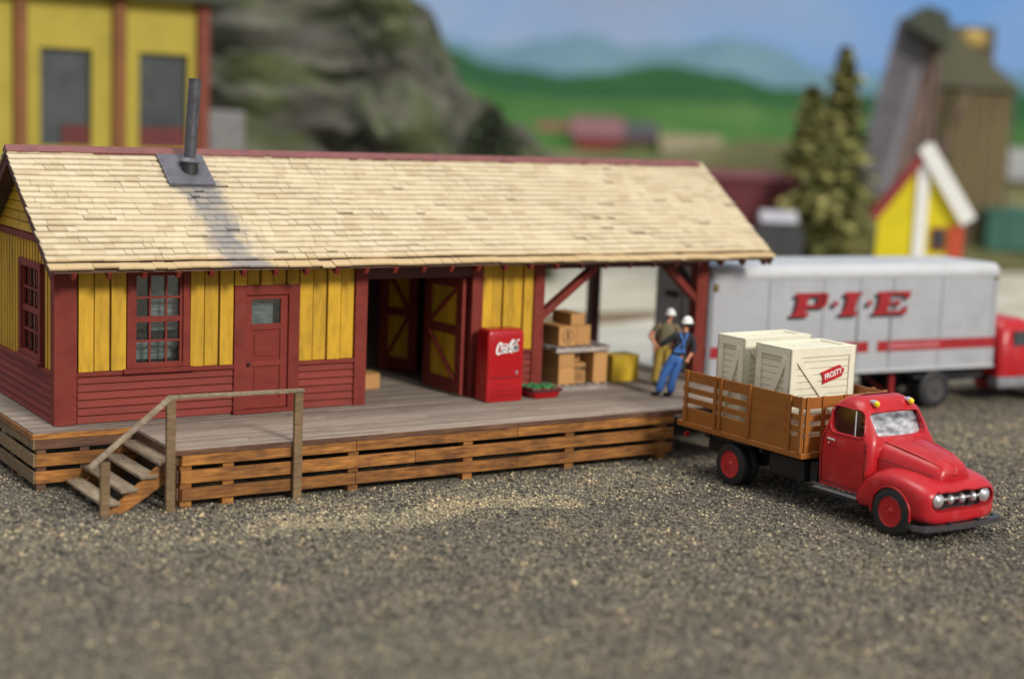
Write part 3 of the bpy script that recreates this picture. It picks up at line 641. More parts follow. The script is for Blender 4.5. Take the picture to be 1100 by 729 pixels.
def carton(label, x0, x1, y0, y1, z0, z1, mark=None, mat='card', rz=0):
    P = empty('cardboard_box', (x0, y0, z0), rz); tag(P, label, 'box', 'boxes of the goods stack' if mat == 'card' else None)
    W, Dp, H = x1-x0, y1-y0, z1-z0
    MB().box(0, W, 0, Dp, 0, H).build('carton', M[mat], P, .015)
    MB().box(W/2-.004, W/2+.004, .01, Dp-.01, H-.002, H+.002).box(.01, W-.01, -.002, .003, H*.93, H*.93+.006).build('flap_seam', M['ink'], P)
    if mark == 'circle':
        m = MB(); r = min(W, H)*.34; ringmark(m, W*.52, H*.5, r, -.005); m.build('printed_ring', M['ink'], P)
        text_mesh('printed_letter', '5', r*1.5, M['ink'], P, Matrix.Translation((W*.52, -.005, H*.5)) @ FRONT, .001, 0, .006)
    if mark == 'block':
        text_mesh('printed_word', 'STORE', H*.3, M['ink'], P, Matrix.Translation((W*.5, -.005, H*.72)) @ FRONT, .001, .1, .006, .85)
        m = MB(); m.box(W*.12, W*.88, -.005, 0, H*.50, H*.53)
        for i in range(3): m.box(W*.14, W*.84, -.005, 0, H*(.38-.12*i), H*(.43-.12*i))
        m.build('printed_lines', M['ink'], P)
zb = DK+.135
carton('lower plain brown box at the left front corner of the bottom pallet', 11.50, 11.93, -.08, .85, zb, zb+.42)
carton('plain brown box on top of the left corner box, under the raised pallet', 11.50, 11.93, -.07, .85, zb+.423, 1.98)
carton('brown box with a printed block of dark lines, between left and tall boxes', 11.94, 12.30, .0, .6, zb, zb+.47, 'block')
carton('small brown box with a ring mark, set back on the block printed box', 11.95, 12.26, .2, .7, zb+.473, 1.975, 'circle')
carton('tall upright brown box at the right of the bottom pallet', 12.47, 12.86, -.08, .6, zb, 1.982)
zt = 1.985+.135
carton('wide brown box with a ringed mark, left on the raised pallet', 11.52, 12.0, .0, .75, zt, zt+.46, 'circle')
carton('plain brown box at the right on the raised pallet', 12.04, 12.44, .05, .7, zt, zt+.46)
carton('topmost low brown box lying across the two upper boxes', 11.88, 12.26, .06, .85, zt+.462, zt+.74)
carton('bright yellow box standing alone on the deck to the right of the pallets', 13.42, 14.22, .45, 1.0, DK+.004, DK+.64, None, 'box_yellow', R(2))
carton('small tan box on the floor just inside the freight doorway', 7.05, 7.75, 1.55, 2.0, DK+.004, DK+.36)

# ------------------------------------------------------------------ people
def skinned(name, joints, edges, mat, parent, sub=2):
    me = bpy.data.meshes.new(name); me.from_pydata([j[:3] for j in joints], edges, []); o = bpy.data.objects.new(name, me); COL.objects.link(o)
    md = o.modifiers.new('s', 'SKIN'); md.branch_smoothing = .6; md.use_smooth_shade = True
    if not me.skin_vertices: bpy.context.view_layer.objects.active = o
    lay = me.skin_vertices[0] if len(me.skin_vertices) else None
    if lay is None:
        bm = bmesh.new(); bm.from_mesh(me); bm.verts.layers.skin.verify(); bm.to_mesh(me); bm.free(); lay = me.skin_vertices[0]
    for i, j in enumerate(joints):
        r = j[3]; lay.data[i].radius = (r if isinstance(r, tuple) else (r, r)); lay.data[i].use_root = (i == 0)
    s2 = o.modifiers.new('d', 'SUBSURF'); s2.levels = sub; s2.render_levels = sub
    freeze(o); o.data.materials.clear(); o.data.materials.append(mat); o.parent = parent; o.data.shade_smooth(); return o
def person(loc, rz, label, J, mats, back_straps=False):
    """J: dict of joints in the figure's own axes, x to the viewer's right, y away from the viewer"""
    P = empty('person', loc, rz); tag(P, label, 'person')
    j = {k: Vector(v) for k, v in J.items()}
    mid = lambda a, b, t=.5: j[a].lerp(j[b], t)
    V = []; Ed = []; idx = {}
    def v(n, p, r): idx[n] = len(V); V.append((*p, r)); return idx[n]
    def e(a, b): Ed.append((idx[a], idx[b]))
    v('pel', j['pel'], (.135, .10)); v('waist', mid('pel', 'chest', .5), (.125, .09)); v('chest', j['chest'], (.155, .105)); v('neckb', mid('chest', 'head', .55), .055); v('neck', mid('chest', 'head', .72), .05)
    v('headb', mid('chest', 'head', .88), (.07, .08)); v('head', j['head'], (.085, .095)); v('crown', j['head']+Vector((0, 0, .09)), (.06, .07))
    for a, b in (('pel', 'waist'), ('waist', 'chest'), ('chest', 'neckb'), ('neckb', 'neck'), ('neck', 'headb'), ('headb', 'head'), ('head', 'crown')): e(a, b)
    for s_ in 'lr':
        v('sh'+s_, j['sh'+s_], .075); v('el'+s_, j['el'+s_], .062); v('wr'+s_, j['wr'+s_], .042)
        e('chest', 'sh'+s_); e('sh'+s_, 'el'+s_); e('el'+s_, 'wr'+s_)
        v('hip'+s_, j['hip'+s_], .09); v('kn'+s_, j['kn'+s_], .062); v('an'+s_, j['an'+s_], .042)
        e('pel', 'hip'+s_); e('hip'+s_, 'kn'+s_); e('kn'+s_, 'an'+s_)
    # hands: palm and five fingers
    for s_ in 'lr':
        d = (j['wr'+s_]-j['el'+s_]).normalized(); sd = d.cross(Vector((0, 1, 0))).normalized(); n_ = d.cross(sd)
        pm = j['wr'+s_]+d*.07; v('pm'+s_, pm, (.036, .02)); e('wr'+s_, 'pm'+s_)
        for k, (o_, L) in enumerate(((-.03, .055), (-.01, .068), (.01, .064), (.03, .05))):
            v(f'f{s_}{k}', pm+d*.03+sd*o_, .010); v(f'g{s_}{k}', pm+d*(.03+L)+sd*o_*1.15+n_*.02, .008); e('pm'+s_, f'f{s_}{k}'); e(f'f{s_}{k}', f'g{s_}{k}')
        v('th'+s_, pm-d*.02-sd*.05+n_*.015, .010); e('pm'+s_, 'th'+s_)
    body = skinned('body', V, Ed, M['skin'], P, 1)
    # face details
    fd = Vector(J['face']).normalized(); sd = fd.cross(Vector((0, 0, 1))).normalized(); hc = j['head']
    m = MB(); m.sphere(hc+fd*.10+Vector((0, 0, -.01)), .018, 8, 6, (1, 1, 1.3)); m.build('nose', M['skin'], body, smooth=60)
    for k in (-1, 1):
        MB().sphere(hc+fd*.088+sd*k*.035+Vector((0, 0, .012)), .012, 8, 6).build('eye', M['black'], body, smooth=60)
        MB().sphere(hc+sd*k*.09, .022, 8, 6, (.7, .7, 1.3)).build('ear', M['skin'], body, smooth=60)
    MB().box(-.02, .02, -.003, .003, -.004, .004).build('mouth', M['bg_red'], body).location = hc+fd*.095+Vector((0, 0, -.05))
    m = MB(); m.sphere(hc-fd*.03+Vector((0, 0, .0)), .098, 14, 10, (1, 1, 1.05)); m.build('hair', M['black_cloth'], body, smooth=60)
    # shirt: a fitted torso with sleeves
    m = MB(); rings = []
    sp = [(mid('pel', 'chest', -.05), .165, .125), (mid('pel', 'chest', .2), .165, .125), (mid('pel', 'chest', .55), .170, .125), (j['chest'], .200, .140), (j['chest'].lerp((j['shl']+j['shr'])/2, .8), .205, .135), ((j['shl']+j['shr'])/2+Vector((0, 0, .045)), .15, .105), (mid('chest', 'head', .52), .075, .075)]
    tx = (j['shr']-j['shl']).normalized()
    for c, a, b in sp: rings.append([tuple(c+tx*a*math.cos(2*math.pi*k/20)+Vector((0, b*math.sin(2*math.pi*k/20), 0))) for k in range(20)])
    m.loft(rings); st_ = m.build('shirt', mats['shirt'], P, smooth=70); sbs = st_.modifiers.new('d', 'SUBSURF'); sbs.levels = 1; sbs.render_levels = 1
    for s_ in 'lr':
        tt = 1.0 if mats.get('long') else .62; a, b = j['sh'+s_], j['el'+s_]; inn_ = a.lerp(j['chest'], .25)
        V = [(*inn_, .10), (*a, .098), (*a.lerp(b, tt*.55), .082), (*a.lerp(b, tt), .074)]; Ed = [(0, 1), (1, 2), (2, 3)]
        if mats.get('long'): V.append((*b.lerp(j['wr'+s_], .7), .058)); Ed.append((3, 4))
        skinned('sleeve', V, Ed, mats['shirt'], st_)
    # trousers
    V = []; Ed = []; idx = {}
    v('pel', j['pel']+Vector((0, 0, .02)), (.20, .155)); v('w', mid('pel', 'chest', .3), (.19, .15)); e('pel', 'w')
    for s_ in 'lr':
        v('hip'+s_, j['hip'+s_], .135); v('kn'+s_, j['kn'+s_], .105); v('an'+s_, j['an'+s_]+Vector((0, 0, .0)), .095); e('pel', 'hip'+s_); e('hip'+s_, 'kn'+s_); e('kn'+s_, 'an'+s_)
    tr = skinned('trousers', V, Ed, mats['trousers'], P)
    for s_ in 'lr':
        a = j['an'+s_]; f = Vector((fd.x, fd.y, 0)).normalized()
        skinned('boot', [(a.x, a.y, a.z+.02, .055), (a.x, a.y, .055, .055), (a.x+f.x*.08, a.y+f.y*.08, .05, (.05, .045)), (a.x+f.x*.19, a.y+f.y*.19, .035, (.045, .032))], [(0, 1), (1, 2), (2, 3)], M['black'], P)
    if back_straps:
        ch = j['chest']; pw = mid('pel', 'chest', .35); bk = Vector((0, -.155, 0))
        m = MB()
        for k in (-1, 1):
            pts = [j['shl' if k < 0 else 'shr']*.45+ch*.55+Vector((0, -.06, .13)), ch+bk*.95+Vector((k*.045, 0, .05)), ch+bk+Vector((-k*.02, .0, -.06)), pw+bk*.9+Vector((-k*.08, 0, .03))]
            for a, b in zip(pts, pts[1:]): m.bar(a, b, .045, .02, (0, 1, 0))
        m.bar(pw+Vector((-.13, -.14, 0)), pw+Vector((.13, -.14, 0)), .02, .09, (0, 0, 1)); m.build('strap', mats['trousers'], tr, .005)
    hp = j['head']+Vector((0, 0, .035))
    MB().lathe([(.001, .125), (.04, .12), (.08, .095), (.108, .055), (.12, .0), (.122, -.015), (.145, -.022), (.145, -.03), (.11, -.03)], hp, 'z', 20).build('hard_hat', M['white'], P, smooth=45)
RZP = az-math.pi/2
ff = Vector((13.42, -1.55, DK+.006))
person(ff, RZP, 'person in blue dungarees and black shirt with white hard hat, seen from behind', dict(
    anl=(-.13, 0, .07), anr=(.15, 0, .07), knl=(-.02, .04, .48), knr=(.19, .03, .47), hipl=(.15, 0, .86), hipr=(.33, 0, .86), pel=(.25, 0, .95), chest=(.38, .02, 1.32), head=(.46, .05, 1.70),
    shl=(.21, .02, 1.43), shr=(.57, .02, 1.42), ell=(-.03, .06, 1.24), wrl=(-.17, .16, 1.10), elr=(.64, -.04, 1.14), wrr=(.53, -.12, .96), face=(-.8, .6, 0)),
    dict(shirt=M['black_cloth'], trousers=M['denim'], long=True), True)
fb = Vector((14.3, -.32, DK+.006))
person(fb, RZP, 'person in olive shirt and mustard trousers with white hard hat, facing the camera', dict(
    anl=(-.17, 0, .07), anr=(.16, 0, .07), knl=(-.12, -.04, .48), knr=(.12, -.03, .48), hipl=(-.07, 0, .88), hipr=(.1, 0, .88), pel=(.02, 0, .96), chest=(.07, 0, 1.33), head=(.13, -.02, 1.70),
    shl=(-.13, 0, 1.44), shr=(.27, 0, 1.44), ell=(-.33, .02, 1.18), wrl=(-.2, -.14, 1.0), elr=(.42, .02, 1.2), wrr=(.28, -.18, 1.06), face=(.25, -1, 0)),
    dict(shirt=M['olive'], trousers=M['khaki']), False)

# ------------------------------------------------------------------ stake truck
def sup(cx_, cz, w_, h, n=28, e=.4, x=None, zt=None):
    """superellipse ring across y-z at x"""
    pts = []
    for i in range(n):
        a = 2*math.pi*i/n; c, s_ = math.cos(a), math.sin(a)
        pts.append((x, cx_+w_*abs(c)**e*(1 if c >= 0 else -1), cz+h*abs(s_)**e*(1 if s_ >= 0 else -1)))
    return pts
def wheel(parent, x, y, r, sgn, mat_rim, name='wheel', wd=.2):
    """wheel centred x,y; sgn = side the face looks to"""
    m = MB(); n = 36
    m.lathe([(r*.62, -wd/2), (r*.86, -wd/2), (r*.96, -wd*.40), (r, -wd*.22), (r, wd*.22), (r*.96, wd*.40), (r*.86, wd/2), (r*.62, wd/2), (r*.60, wd*.3), (r*.60, -wd*.3), (r*.62, -wd/2)], (x, y, r), 'y', n, cap=False)
    t = m.build(name, M['tyre'], parent, smooth=35); f = sgn*wd/2
    m = MB(); m.lathe([(r*.62, f*.9), (r*.60, f*1.02), (r*.54, f*.9), (r*.50, f*.25), (r*.38, f*.2), (r*.33, f*.7), (r*.16, f*.8), (r*.12, f*1.05), (.001, f*1.08)], (x, y, r), 'y', n)
    for k in range(6):
        a = R(60*k+15); m.sphere((x+r*.25*math.cos(a), y+f*.85, r+r*.25*math.sin(a)), r*.045, 8, 6)
    rim = m.build('rim', mat_rim, t, smooth=35)
    m = MB()
    for k in range(5):
        a = R(72*k); m.sphere((x+r*.42*math.cos(a), y+f*.55, r+r*.42*math.sin(a)), r*.075, 10, 6, (1, .35, 1))
    m.build('rim_hole', M['coke_dark'] if mat_rim == M['truck_red'] else M['black'], t, smooth=60)
    return t
def truck():
    P = empty('stake_truck', (13.19, -5.42, 0), R(-89)); tag(P, 'glossy red round nosed pickup style truck with brown stake bed, backed up to the platform', 'truck')
    red = M['truck_red']
    # --- cab shell: plan-shape rings going up
    def plan(z, xr, xf, hw, r, e=.0):
        pts = []
        for cx_, cy_, a0 in ((xf-r, hw-r, 0), (xr+r*.6, hw-r, 90), (xr+r*.6, -hw+r, 180), (xf-r, -hw+r, 270)):
            for i in range(7):
                a = R(a0+i*15); k = r if cx_ == xf-r else r*.6
                pts.append((cx_+k*math.cos(a), cy_+(r)*math.sin(a), z))
        return pts
    shell = [plan(.56, 2.34, 3.62, .86, .1), plan(.75, 2.32, 3.64, .885, .12), plan(1.2, 2.32, 3.66, .90, .14), plan(1.52, 2.33, 3.66, .885, .16), plan(1.62, 2.36, 3.62, .865, .2), plan(1.85, 2.42, 3.50, .83, .24), plan(2.06, 2.49, 3.37, .79, .27), plan(2.17, 2.54, 3.29, .75, .28), plan(2.25, 2.61, 3.21, .68, .27), plan(2.30, 2.7, 3.12, .58, .24), plan(2.325, 2.82, 3.0, .4, .17)]
    cab = MB().loft(shell).build('cab', red, P)
    # inner void
    inn = MB().loft([plan(.9, 2.42, 3.5, .80, .1), plan(1.5, 2.42, 3.5, .80, .14), plan(1.85, 2.52, 3.36, .74, .2), plan(2.05, 2.62, 3.2, .67, .22), plan(2.14, 2.72, 3.08, .55, .2)]).build('k', red, P)
    def rounded(x0, x1, z0, z1, r, slant=0):
        pts = []
        for cx_, cz, a0 in ((x1-r, z1-r, 0), (x0+r, z1-r, 90), (x0+r, z0+r, 180), (x1-r, z0+r, 270)):
            for i in range(5): a = R(a0+i*22.5); z = cz+r*math.sin(a); pts.append((cx_+r*math.cos(a)+slant*(z-z0)*(1 if a0 in (0, 270) else .25), z))
        return pts
    side = MB().prism(rounded(2.60, 3.47, 1.62, 2.10, .12, -.38), 'y', -1.2, 1.2).build('k2', red, P)
    front = MB().prism([(y_, z) for y_, z in rounded(-.66, .66, 1.655, 2.07, .1)], 'x', 3.22, 4.0).build('k3', red, P)
    rear = MB().prism(rounded(-.42, .42, 1.68, 2.02, .1), 'x', 2.2, 2.7).build('k4', red, P)
    cut(cab, [inn, side, front, rear]); cab.data.materials.clear(); cab.data.materials.append(red); cab.data.shade_smooth(); cab.data.set_sharp_from_angle(angle=R(32))
    SH = [(.56, 3.62, .86, .1), (.75, 3.64, .885, .12), (1.2, 3.66, .90, .14), (1.52, 3.66, .885, .16), (1.62, 3.62, .865, .2), (1.85, 3.50, .83, .24), (2.06, 3.37, .79, .27), (2.17, 3.29, .75, .28)]
    def wid(x, z):
        for a, b in zip(SH, SH[1:]):
            if a[0] <= z <= b[0]:
                t = (z-a[0])/(b[0]-a[0]); xf, hw, rr = (a[k]+(b[k]-a[k])*t for k in (1, 2, 3)); e = max(0, x-(xf-rr)); return hw-rr+math.sqrt(max(0, rr*rr-e*e))
        return .8
    # trim ring proud of the side window and door outline
    for sg in (-1, 1):
        loop = rounded(2.585, 3.485, 1.605, 2.115, .13, -.38)
        hwz = lambda z: .892-max(0, z-1.5)*.16
        m = MB(); m.tube([(x, sg*wid(x, z), z) for x, z in loop+[loop[0]]], .018, 8); m.build('window_surround', red, cab, smooth=60)
        m = MB(); a = .9
        ln = [(2.44, .66), (2.44, 1.5)]; m.tube([(2.44, sg*.885, .64), (2.43, sg*.904, 1.2), (2.45, sg*.892, 1.52), (2.56, sg*.862, 1.72)], .008, 6)
        m.tube([(3.53, sg*.875, .62), (3.54, sg*.902, 1.2), (3.53, sg*.885, 1.55)], .008, 6); m.tube([(2.44, sg*.885, .64), (3.53, sg*.885, .62)], .008, 6)
        m.build('door_seam', M['coke_dark'], cab)
        m = MB(); m.tube([(2.60, sg*.905, 1.49), (2.60, sg*.94, 1.49), (2.66, sg*.95, 1.485), (2.79, sg*.945, 1.48)], .02, 8); m.sphere((2.61, sg*.91, 1.40), .018, 8, 6); m.build('door_handle', M['chrome'], cab, smooth=50)
        m = MB(); m.hexa([(2.6, sg*.79, 1.6), (3.42, sg*.79, 1.6), (3.42, sg*.802, 1.6), (2.6, sg*.802, 1.6), (2.6, sg*.72, 2.12), (3.2, sg*.72, 2.12), (3.2, sg*.732, 2.12), (2.6, sg*.732, 2.12)]); m.build('side_pane', M['cab_glass'], cab)
        m = MB(); m.bar((3.2, sg*.835, 1.62), (3.14, sg*.775, 2.08), .02, .02); m.build('vent_window_bar', M['chrome'], cab)
        # hinges
        m = MB()
        for z in (.98, 1.42): m.tube([(3.58, sg*.895, z-.035), (3.58, sg*.895, z+.035)], .02, 8)
        m.build('door_hinge', red, cab, smooth=50)
    # windscreen, curved
    m = MB(); N = 12
    top, bot = [], []
    for i in range(N+1):
        y = -.70+1.4*i/N; c_ = (y/.70)**2
        bot.append((3.565-.13*c_, y, 1.63)); top.append((3.335-.12*c_, y*.95, 2.09))
    vs = bot+top+[(x-.012, y, z) for x, y, z in bot+top]; n_ = N+1; fs = []
    for i in range(N): fs += [(i, i+1, n_+i+1, n_+i), (2*n_+i, 3*n_+i, 3*n_+i+1, 2*n_+i+1)]
    m.add(vs, fs); m.build('windscreen', M['painted_reflection'], cab, smooth=60)
    m = MB(); fr = [(x+.02, y, z+.008) for x, y, z in bot]+[(x+.02, y, z) for x, y, z in reversed(top)]; fr.append(fr[0]); m.tube(fr, .02, 8); m.build('windscreen_surround', red, cab, smooth=60)
    m = MB(); m.tube([(3.59, .25, 1.64), (3.5, .05, 1.86)], .007, 6); m.tube([(3.58, -.32, 1.64), (3.5, -.5, 1.84)], .007, 6); m.build('wiper', M['chrome'], cab)
    m = MB(); m.box(2.6, 3.0, -.68, .68, 1.0, 1.28); m.box(2.5, 2.66, -.68, .68, 1.2, 1.62); m.box(3.3, 3.5, -.74, .74, 1.3, 1.55); m.build('bench_seat', paint('pale grey cab lining', C(.4, .4, .4), .6), cab, .03)
    m = MB(); m.lathe([(.15, 0), (.165, .012), (.15, .024), (.135, .012)], (3.2, .38, 1.62), 'z', 20); m.build('steering_wheel', M['black'], cab, smooth=60)
    # marker lamps
    for y in (-.46, .46):
        m = MB(); m.tube([(3.16, y, 2.26), (3.26, y, 2.255), (3.32, y, 2.235)], [.02, .055, .065], 14); m.build('marker_lamp', M['chrome'], cab, smooth=50)
        MB().sphere((3.335, y, 2.23), .062, 14, 10, (1, 1, 1)).build('marker_lens', M['lamp_yellow'], cab, smooth=60)
    # hood
    def arch(x, w_, zt, zb, e=.62, n=24):
        pts = []
        for i in range(n):
            a = math.pi*i/(n-1); c, s_ = math.cos(a), math.sin(a); pts.append((x, w_*abs(c)**e*(1 if c > 0 else -1), zb+(zt-zb)*abs(s_)**e))
        return pts
    H = [(3.50, .70, 1.645), (3.60, .70, 1.645), (3.8, .675, 1.615), (4.1, .62, 1.56), (4.4, .565, 1.50), (4.65, .51, 1.435), (4.82, .46, 1.375), (4.90, .42, 1.32), (4.935, .39, 1.26), (4.94, .37, 1.18), (4.92, .35, 1.1)]
    hd = MB().loft([arch(x, w_, zt, .8, .55) for x, w_, zt in H]).build('bonnet', red, P, smooth=55)
    m = MB(); m.tube([(3.62, 0, 1.640), (4.1, 0, 1.555), (4.5, 0, 1.468), (4.82, 0, 1.37), (4.92, 0, 1.28), (4.945, 0, 1.2)], [.008, .018, .022, .03, .03, .015], 10)
    for sg in (-1, 1): m.tube([(3.62, sg*.50, 1.585), (4.1, sg*.44, 1.505), (4.5, sg*.37, 1.425), (4.82, sg*.29, 1.315), (4.90, sg*.27, 1.25)], [.008, .026, .034, .04, .02], 10)
    m.build('bonnet_ridge', red, hd, smooth=60)
    m = MB(); m.sphere((4.945, 0, 1.2), .05, 12, 8, (.5, 1.6, .8)); m.build('bonnet_badge', red, hd, smooth=60)
    m = MB()
    for sg in (-1, 1): m.tube([(3.66, sg*.69, 1.28), (4.1, sg*.64, 1.24), (4.5, sg*.56, 1.20), (4.82, sg*.47, 1.16)], .008, 6)
    m.build('bonnet_seam', M['coke_dark'], hd)
    # fenders and nose, one lofted body then wheel arches and grille opening are cut out
    prof = [(3.40, .50, .40, .30), (3.44, .62, .36, .955), (3.52, .80, .34, .975), (3.65, .99, .34, .99), (3.82, 1.12, .34, 1.0), (4.02, 1.19, .34, 1.0), (4.3, 1.205, .34, 1.0), (4.55, 1.18, .34, .995), (4.78, 1.13, .33, .985), (4.95, 1.075, .33, .96), (5.06, 1.02, .34, .91), (5.13, .97, .36, .84), (5.16, .90, .40, .76), (5.165, .84, .44, .68)]
    rings = []
    for x, zt, zb, w_ in prof:
        pts = []; n = 44
        for i in range(n):
            a = 2*math.pi*i/n; c, s_ = math.cos(a), math.sin(a); e = .42
            y = w_*abs(c)**e*(1 if c > 0 else -1); z = (zt+zb)/2+(zt-zb)/2*abs(s_)**e*(1 if s_ > 0 else -1)
            if s_ > 0: z -= .05*max(0, 1-abs(abs(y)-.62)/.0001) if False else 0
            pts.append((x, y, z))
        rings.append(pts)
    fb_ = MB().loft(rings).build('front_fender', red, P)
    ks = []
    for sg in (-1, 1): ks.append(MB().lathe([(.47, -.25), (.47, .25)], (4.33, sg*.93, .44), 'y', 36).build('k', red, P)); ks.append(MB().box(3.86, 4.80, sg*.93-.25, sg*.93+.25, -.2, .42).build('k', red, P))
    gr = []
    for cy_, a0 in ((.62, -90), (-.62, 90)):
        for i in range(9): a = R(a0+i*22.5); gr.append((cy_+.19*math.cos(a), .77+.185*math.sin(a)))
    ks.append(MB().prism(gr, 'x', 4.96, 5.4).build('k', red, P))
    cut(fb_, ks); fb_.data.materials.clear(); fb_.data.materials.append(red); md = fb_.modifiers.new('b', 'BEVEL'); md.width = .02; md.segments = 3; md.limit_method = 'ANGLE'; md.angle_limit = R(50); freeze(fb_)
    fb_.data.shade_smooth(); fb_.data.set_sharp_from_angle(angle=R(50))
    # lips over the wheel arches
    for sg in (-1, 1):
        m = MB(); m.tube([(4.33+.475*math.cos(R(a)), sg*.985, .44+.475*math.sin(R(a))) for a in range(-8, 189, 14)], .022, 8); m.build('wheel_arch_lip', red, fb_, smooth=60)
    # nose lip over the grille, brow
    m = MB(); m.tube([(5.15, y, .965-.012*abs(y)/.6+.012*math.cos(y*12)) for y in [-.66+1.32*i/14 for i in range(15)]], .03, 8); m.build('grille_brow', red, fb_, smooth=60)
    # grille insides
    m = MB(); pts = [(a*.99, .79+(b-.79)*.99) for a, b in gr]; m.prism(pts, 'x', 4.95, 4.965); m.build('grille_backing', M['black'], fb_)
    m = MB(); m.tube([(5.07, -.64, .79), (5.07, .64, .79)], .03, 10); m.build('grille_bar', M['chrome'], fb_, smooth=60)
    for y in (-.30, 0, .30): MB().sphere((5.10, y, .79), .09, 16, 10, (.9, .75, 1)).build('grille_bullet', M['chrome'], fb_, smooth=60)
    m = MB()
    for y in [-.54+.09*i for i in range(13)]: m.tube([(5.03, y, .62), (5.03, y, .93)], .008, 6)
    m.build('grille_bars', M['black'], fb_)
    for y in (-.61, .61):
        h = MB().lathe([(.12, -.04), (.135, 0), (.12, .03), (.11, .035)], (5.10, y, .79), 'x', 20).build('headlight', M['chrome'], P, smooth=40)
        MB().sphere((5.12, y, .79), .11, 16, 10, (.55, 1, 1)).build('headlight_lens', M['chrome'], h, smooth=60)
    # front valance and bumper
    bp = [(5.02, -1.12), (5.20, -1.0), (5.27, -.6), (5.30, 0), (5.27, .6), (5.20, 1.0), (5.02, 1.12)]
    m = MB(); inn_ = [(x-.12, y*.97) for x, y in bp]
    for i in range(len(bp)-1):
        a, b, c, d = bp[i], bp[i+1], inn_[i+1], inn_[i]; m.hexa([(a[0], a[1], .27), (b[0], b[1], .27), (c[0], c[1], .27), (d[0], d[1], .27), (a[0], a[1], .36), (b[0], b[1], .36), (c[0], c[1], .36), (d[0], d[1], .36)])
    m.build('bumper', paint('dark grey bumper', C(.05, .05, .055), .35), P)
    for y in (-.38, .38): MB().box(4.9, 5.24, y-.03, y+.03, .28, .40).build('bumper_bracket', M['black'], P)
    # running boards
    for sg in (-1, 1):
        rb = MB().box(2.28, 3.5, sg*1.0 if sg < 0 else .78, -.78 if sg < 0 else 1.0, .42, .49).build('running_board', M['black'], P, .01)
        m = MB()
        for k in range(4): y = sg*(.82+.045*k); m.box(2.32, 3.46, y-.012, y+.012, .489, .505)
        m.build('tread_strip', M['chrome'], rb)
    # chassis
    MB().box(-1.4, 5.0, -.42, -.30, .45, .66).box(-1.4, 5.0, .30, .42, .45, .66).box(-.9, -.7, -.3, .3, .5, .62).box(2.0, 2.2, -.75, .75, .52, .9).box(2.9, 4.7, -.3, .3, .35, 1.0).box(-.08, .08, -.85, .85, .34, .52).box(4.27, 4.39, -.8, .8, .34, .48).build('chassis', M['black'], P, .01)
    MB().box(.9, 1.9, -.82, -.5, .45, .88).build('fuel_tank', M['black'], P, .04); MB().box(.8, 1.9, .5, .82, .45, .88).build('tool_box', M['black'], P, .04)
    wheel(P, 4.33, -.90, .455, -1, red); wheel(P, 4.33, .90, .455, 1, red)
    for y, s_ in ((-.95, -1), (.95, 1)): wheel(P, 0, y, .445, s_, red)
    for y, s_ in ((-.70, -1), (.70, 1)): wheel(P, 0, y, .445, s_, red)
    MB().box(-.55, .55, -1.08, -.6, .93, .955).box(-.55, .55, .6, 1.08, .93, .955).build('mudguard', M['black'], P)
    # --- stake bed
    br = M['truck_brown']
    bed = MB().box(-1.62, 2.14, -1.15, 1.15, .98, 1.10).build('bed', br, P, .02)
    MB().box(-1.5, 2.0, -.45, -.3, .68, .975).box(-1.5, 2.0, .3, .45, .68, .975).box(-.8, -.7, -1.0, 1.0, .86, .975).box(.8, .9, -1.0, 1.0, .86, .975).build('bed_bearer', M['black'], bed)
    def panel(W, L, solid):
        m = MB(); B = lambda u0, u1, v0, v1, w0, w1: m.hexa([W(u0,v0,w0),W(u1,v0,w0),W(u1,v0,w1),W(u0,v0,w1),W(u0,v1,w0),W(u1,v1,w0),W(u1,v1,w1),W(u0,v1,w1)])
        zs = [(1.11, 1.44), (1.52, 1.63), (1.71, 1.82), (1.93, 2.18)]
        zs = [(1.11, 1.40), (1.49, 1.61), (1.71, 1.83), (1.95, 2.17)]
        for a, b in zs: B(0, L, a, b, 0, .035)
        if solid: B(solid[0], solid[1], 1.40, 1.95, 0, .033)
        return m, B
    def side_panel(y, sg):
        W = lambda u, v, w_: (-1.5+u, y+sg*(w_), v)
        m, B = panel(W, 3.6, (2.1, 3.12)); o = m.build('stake_side', br, bed, .006)
        Bs = lambda st, u0, u1, v0, v1, w0, w1: st.hexa([W(u0,v0,w0),W(u1,v0,w0),W(u1,v0,w1),W(u0,v0,w1),W(u0,v1,w0),W(u1,v1,w0),W(u1,v1,w1),W(u0,v1,w1)])
        for u in (.08, 1.0, 1.15, 2.02, 3.18, 3.50):
            st = MB(); Bs(st, u, u+.09, 1.10, 2.19, .034, .075); st.build('stake', br, bed, .006)
    side_panel(-1.08, -1); side_panel(1.08, 1)
    W = lambda u, v, w_: (2.06+w_, -1.07+u, v)
    m, B = panel(W, 2.14, None); m.build('stake_front', br, bed, .006)
    for u in (.0, .42, 1.0, 1.6, 2.05): st = MB(); st.hexa([W(u,1.1,.034),W(u+.09,1.1,.034),W(u+.09,1.1,.075),W(u,1.1,.075),W(u,2.19,.034),W(u+.09,2.19,.034),W(u+.09,2.19,.075),W(u,2.19,.075)]); st.build('stake', br, bed, .006)
    MB().box(-1.64, -1.6, -.9, -.8, .7, .8).box(-1.64, -1.6, .8, .9, .7, .8).build('tail_lamp', M['tag_red'], P)
    return P
TR = truck()
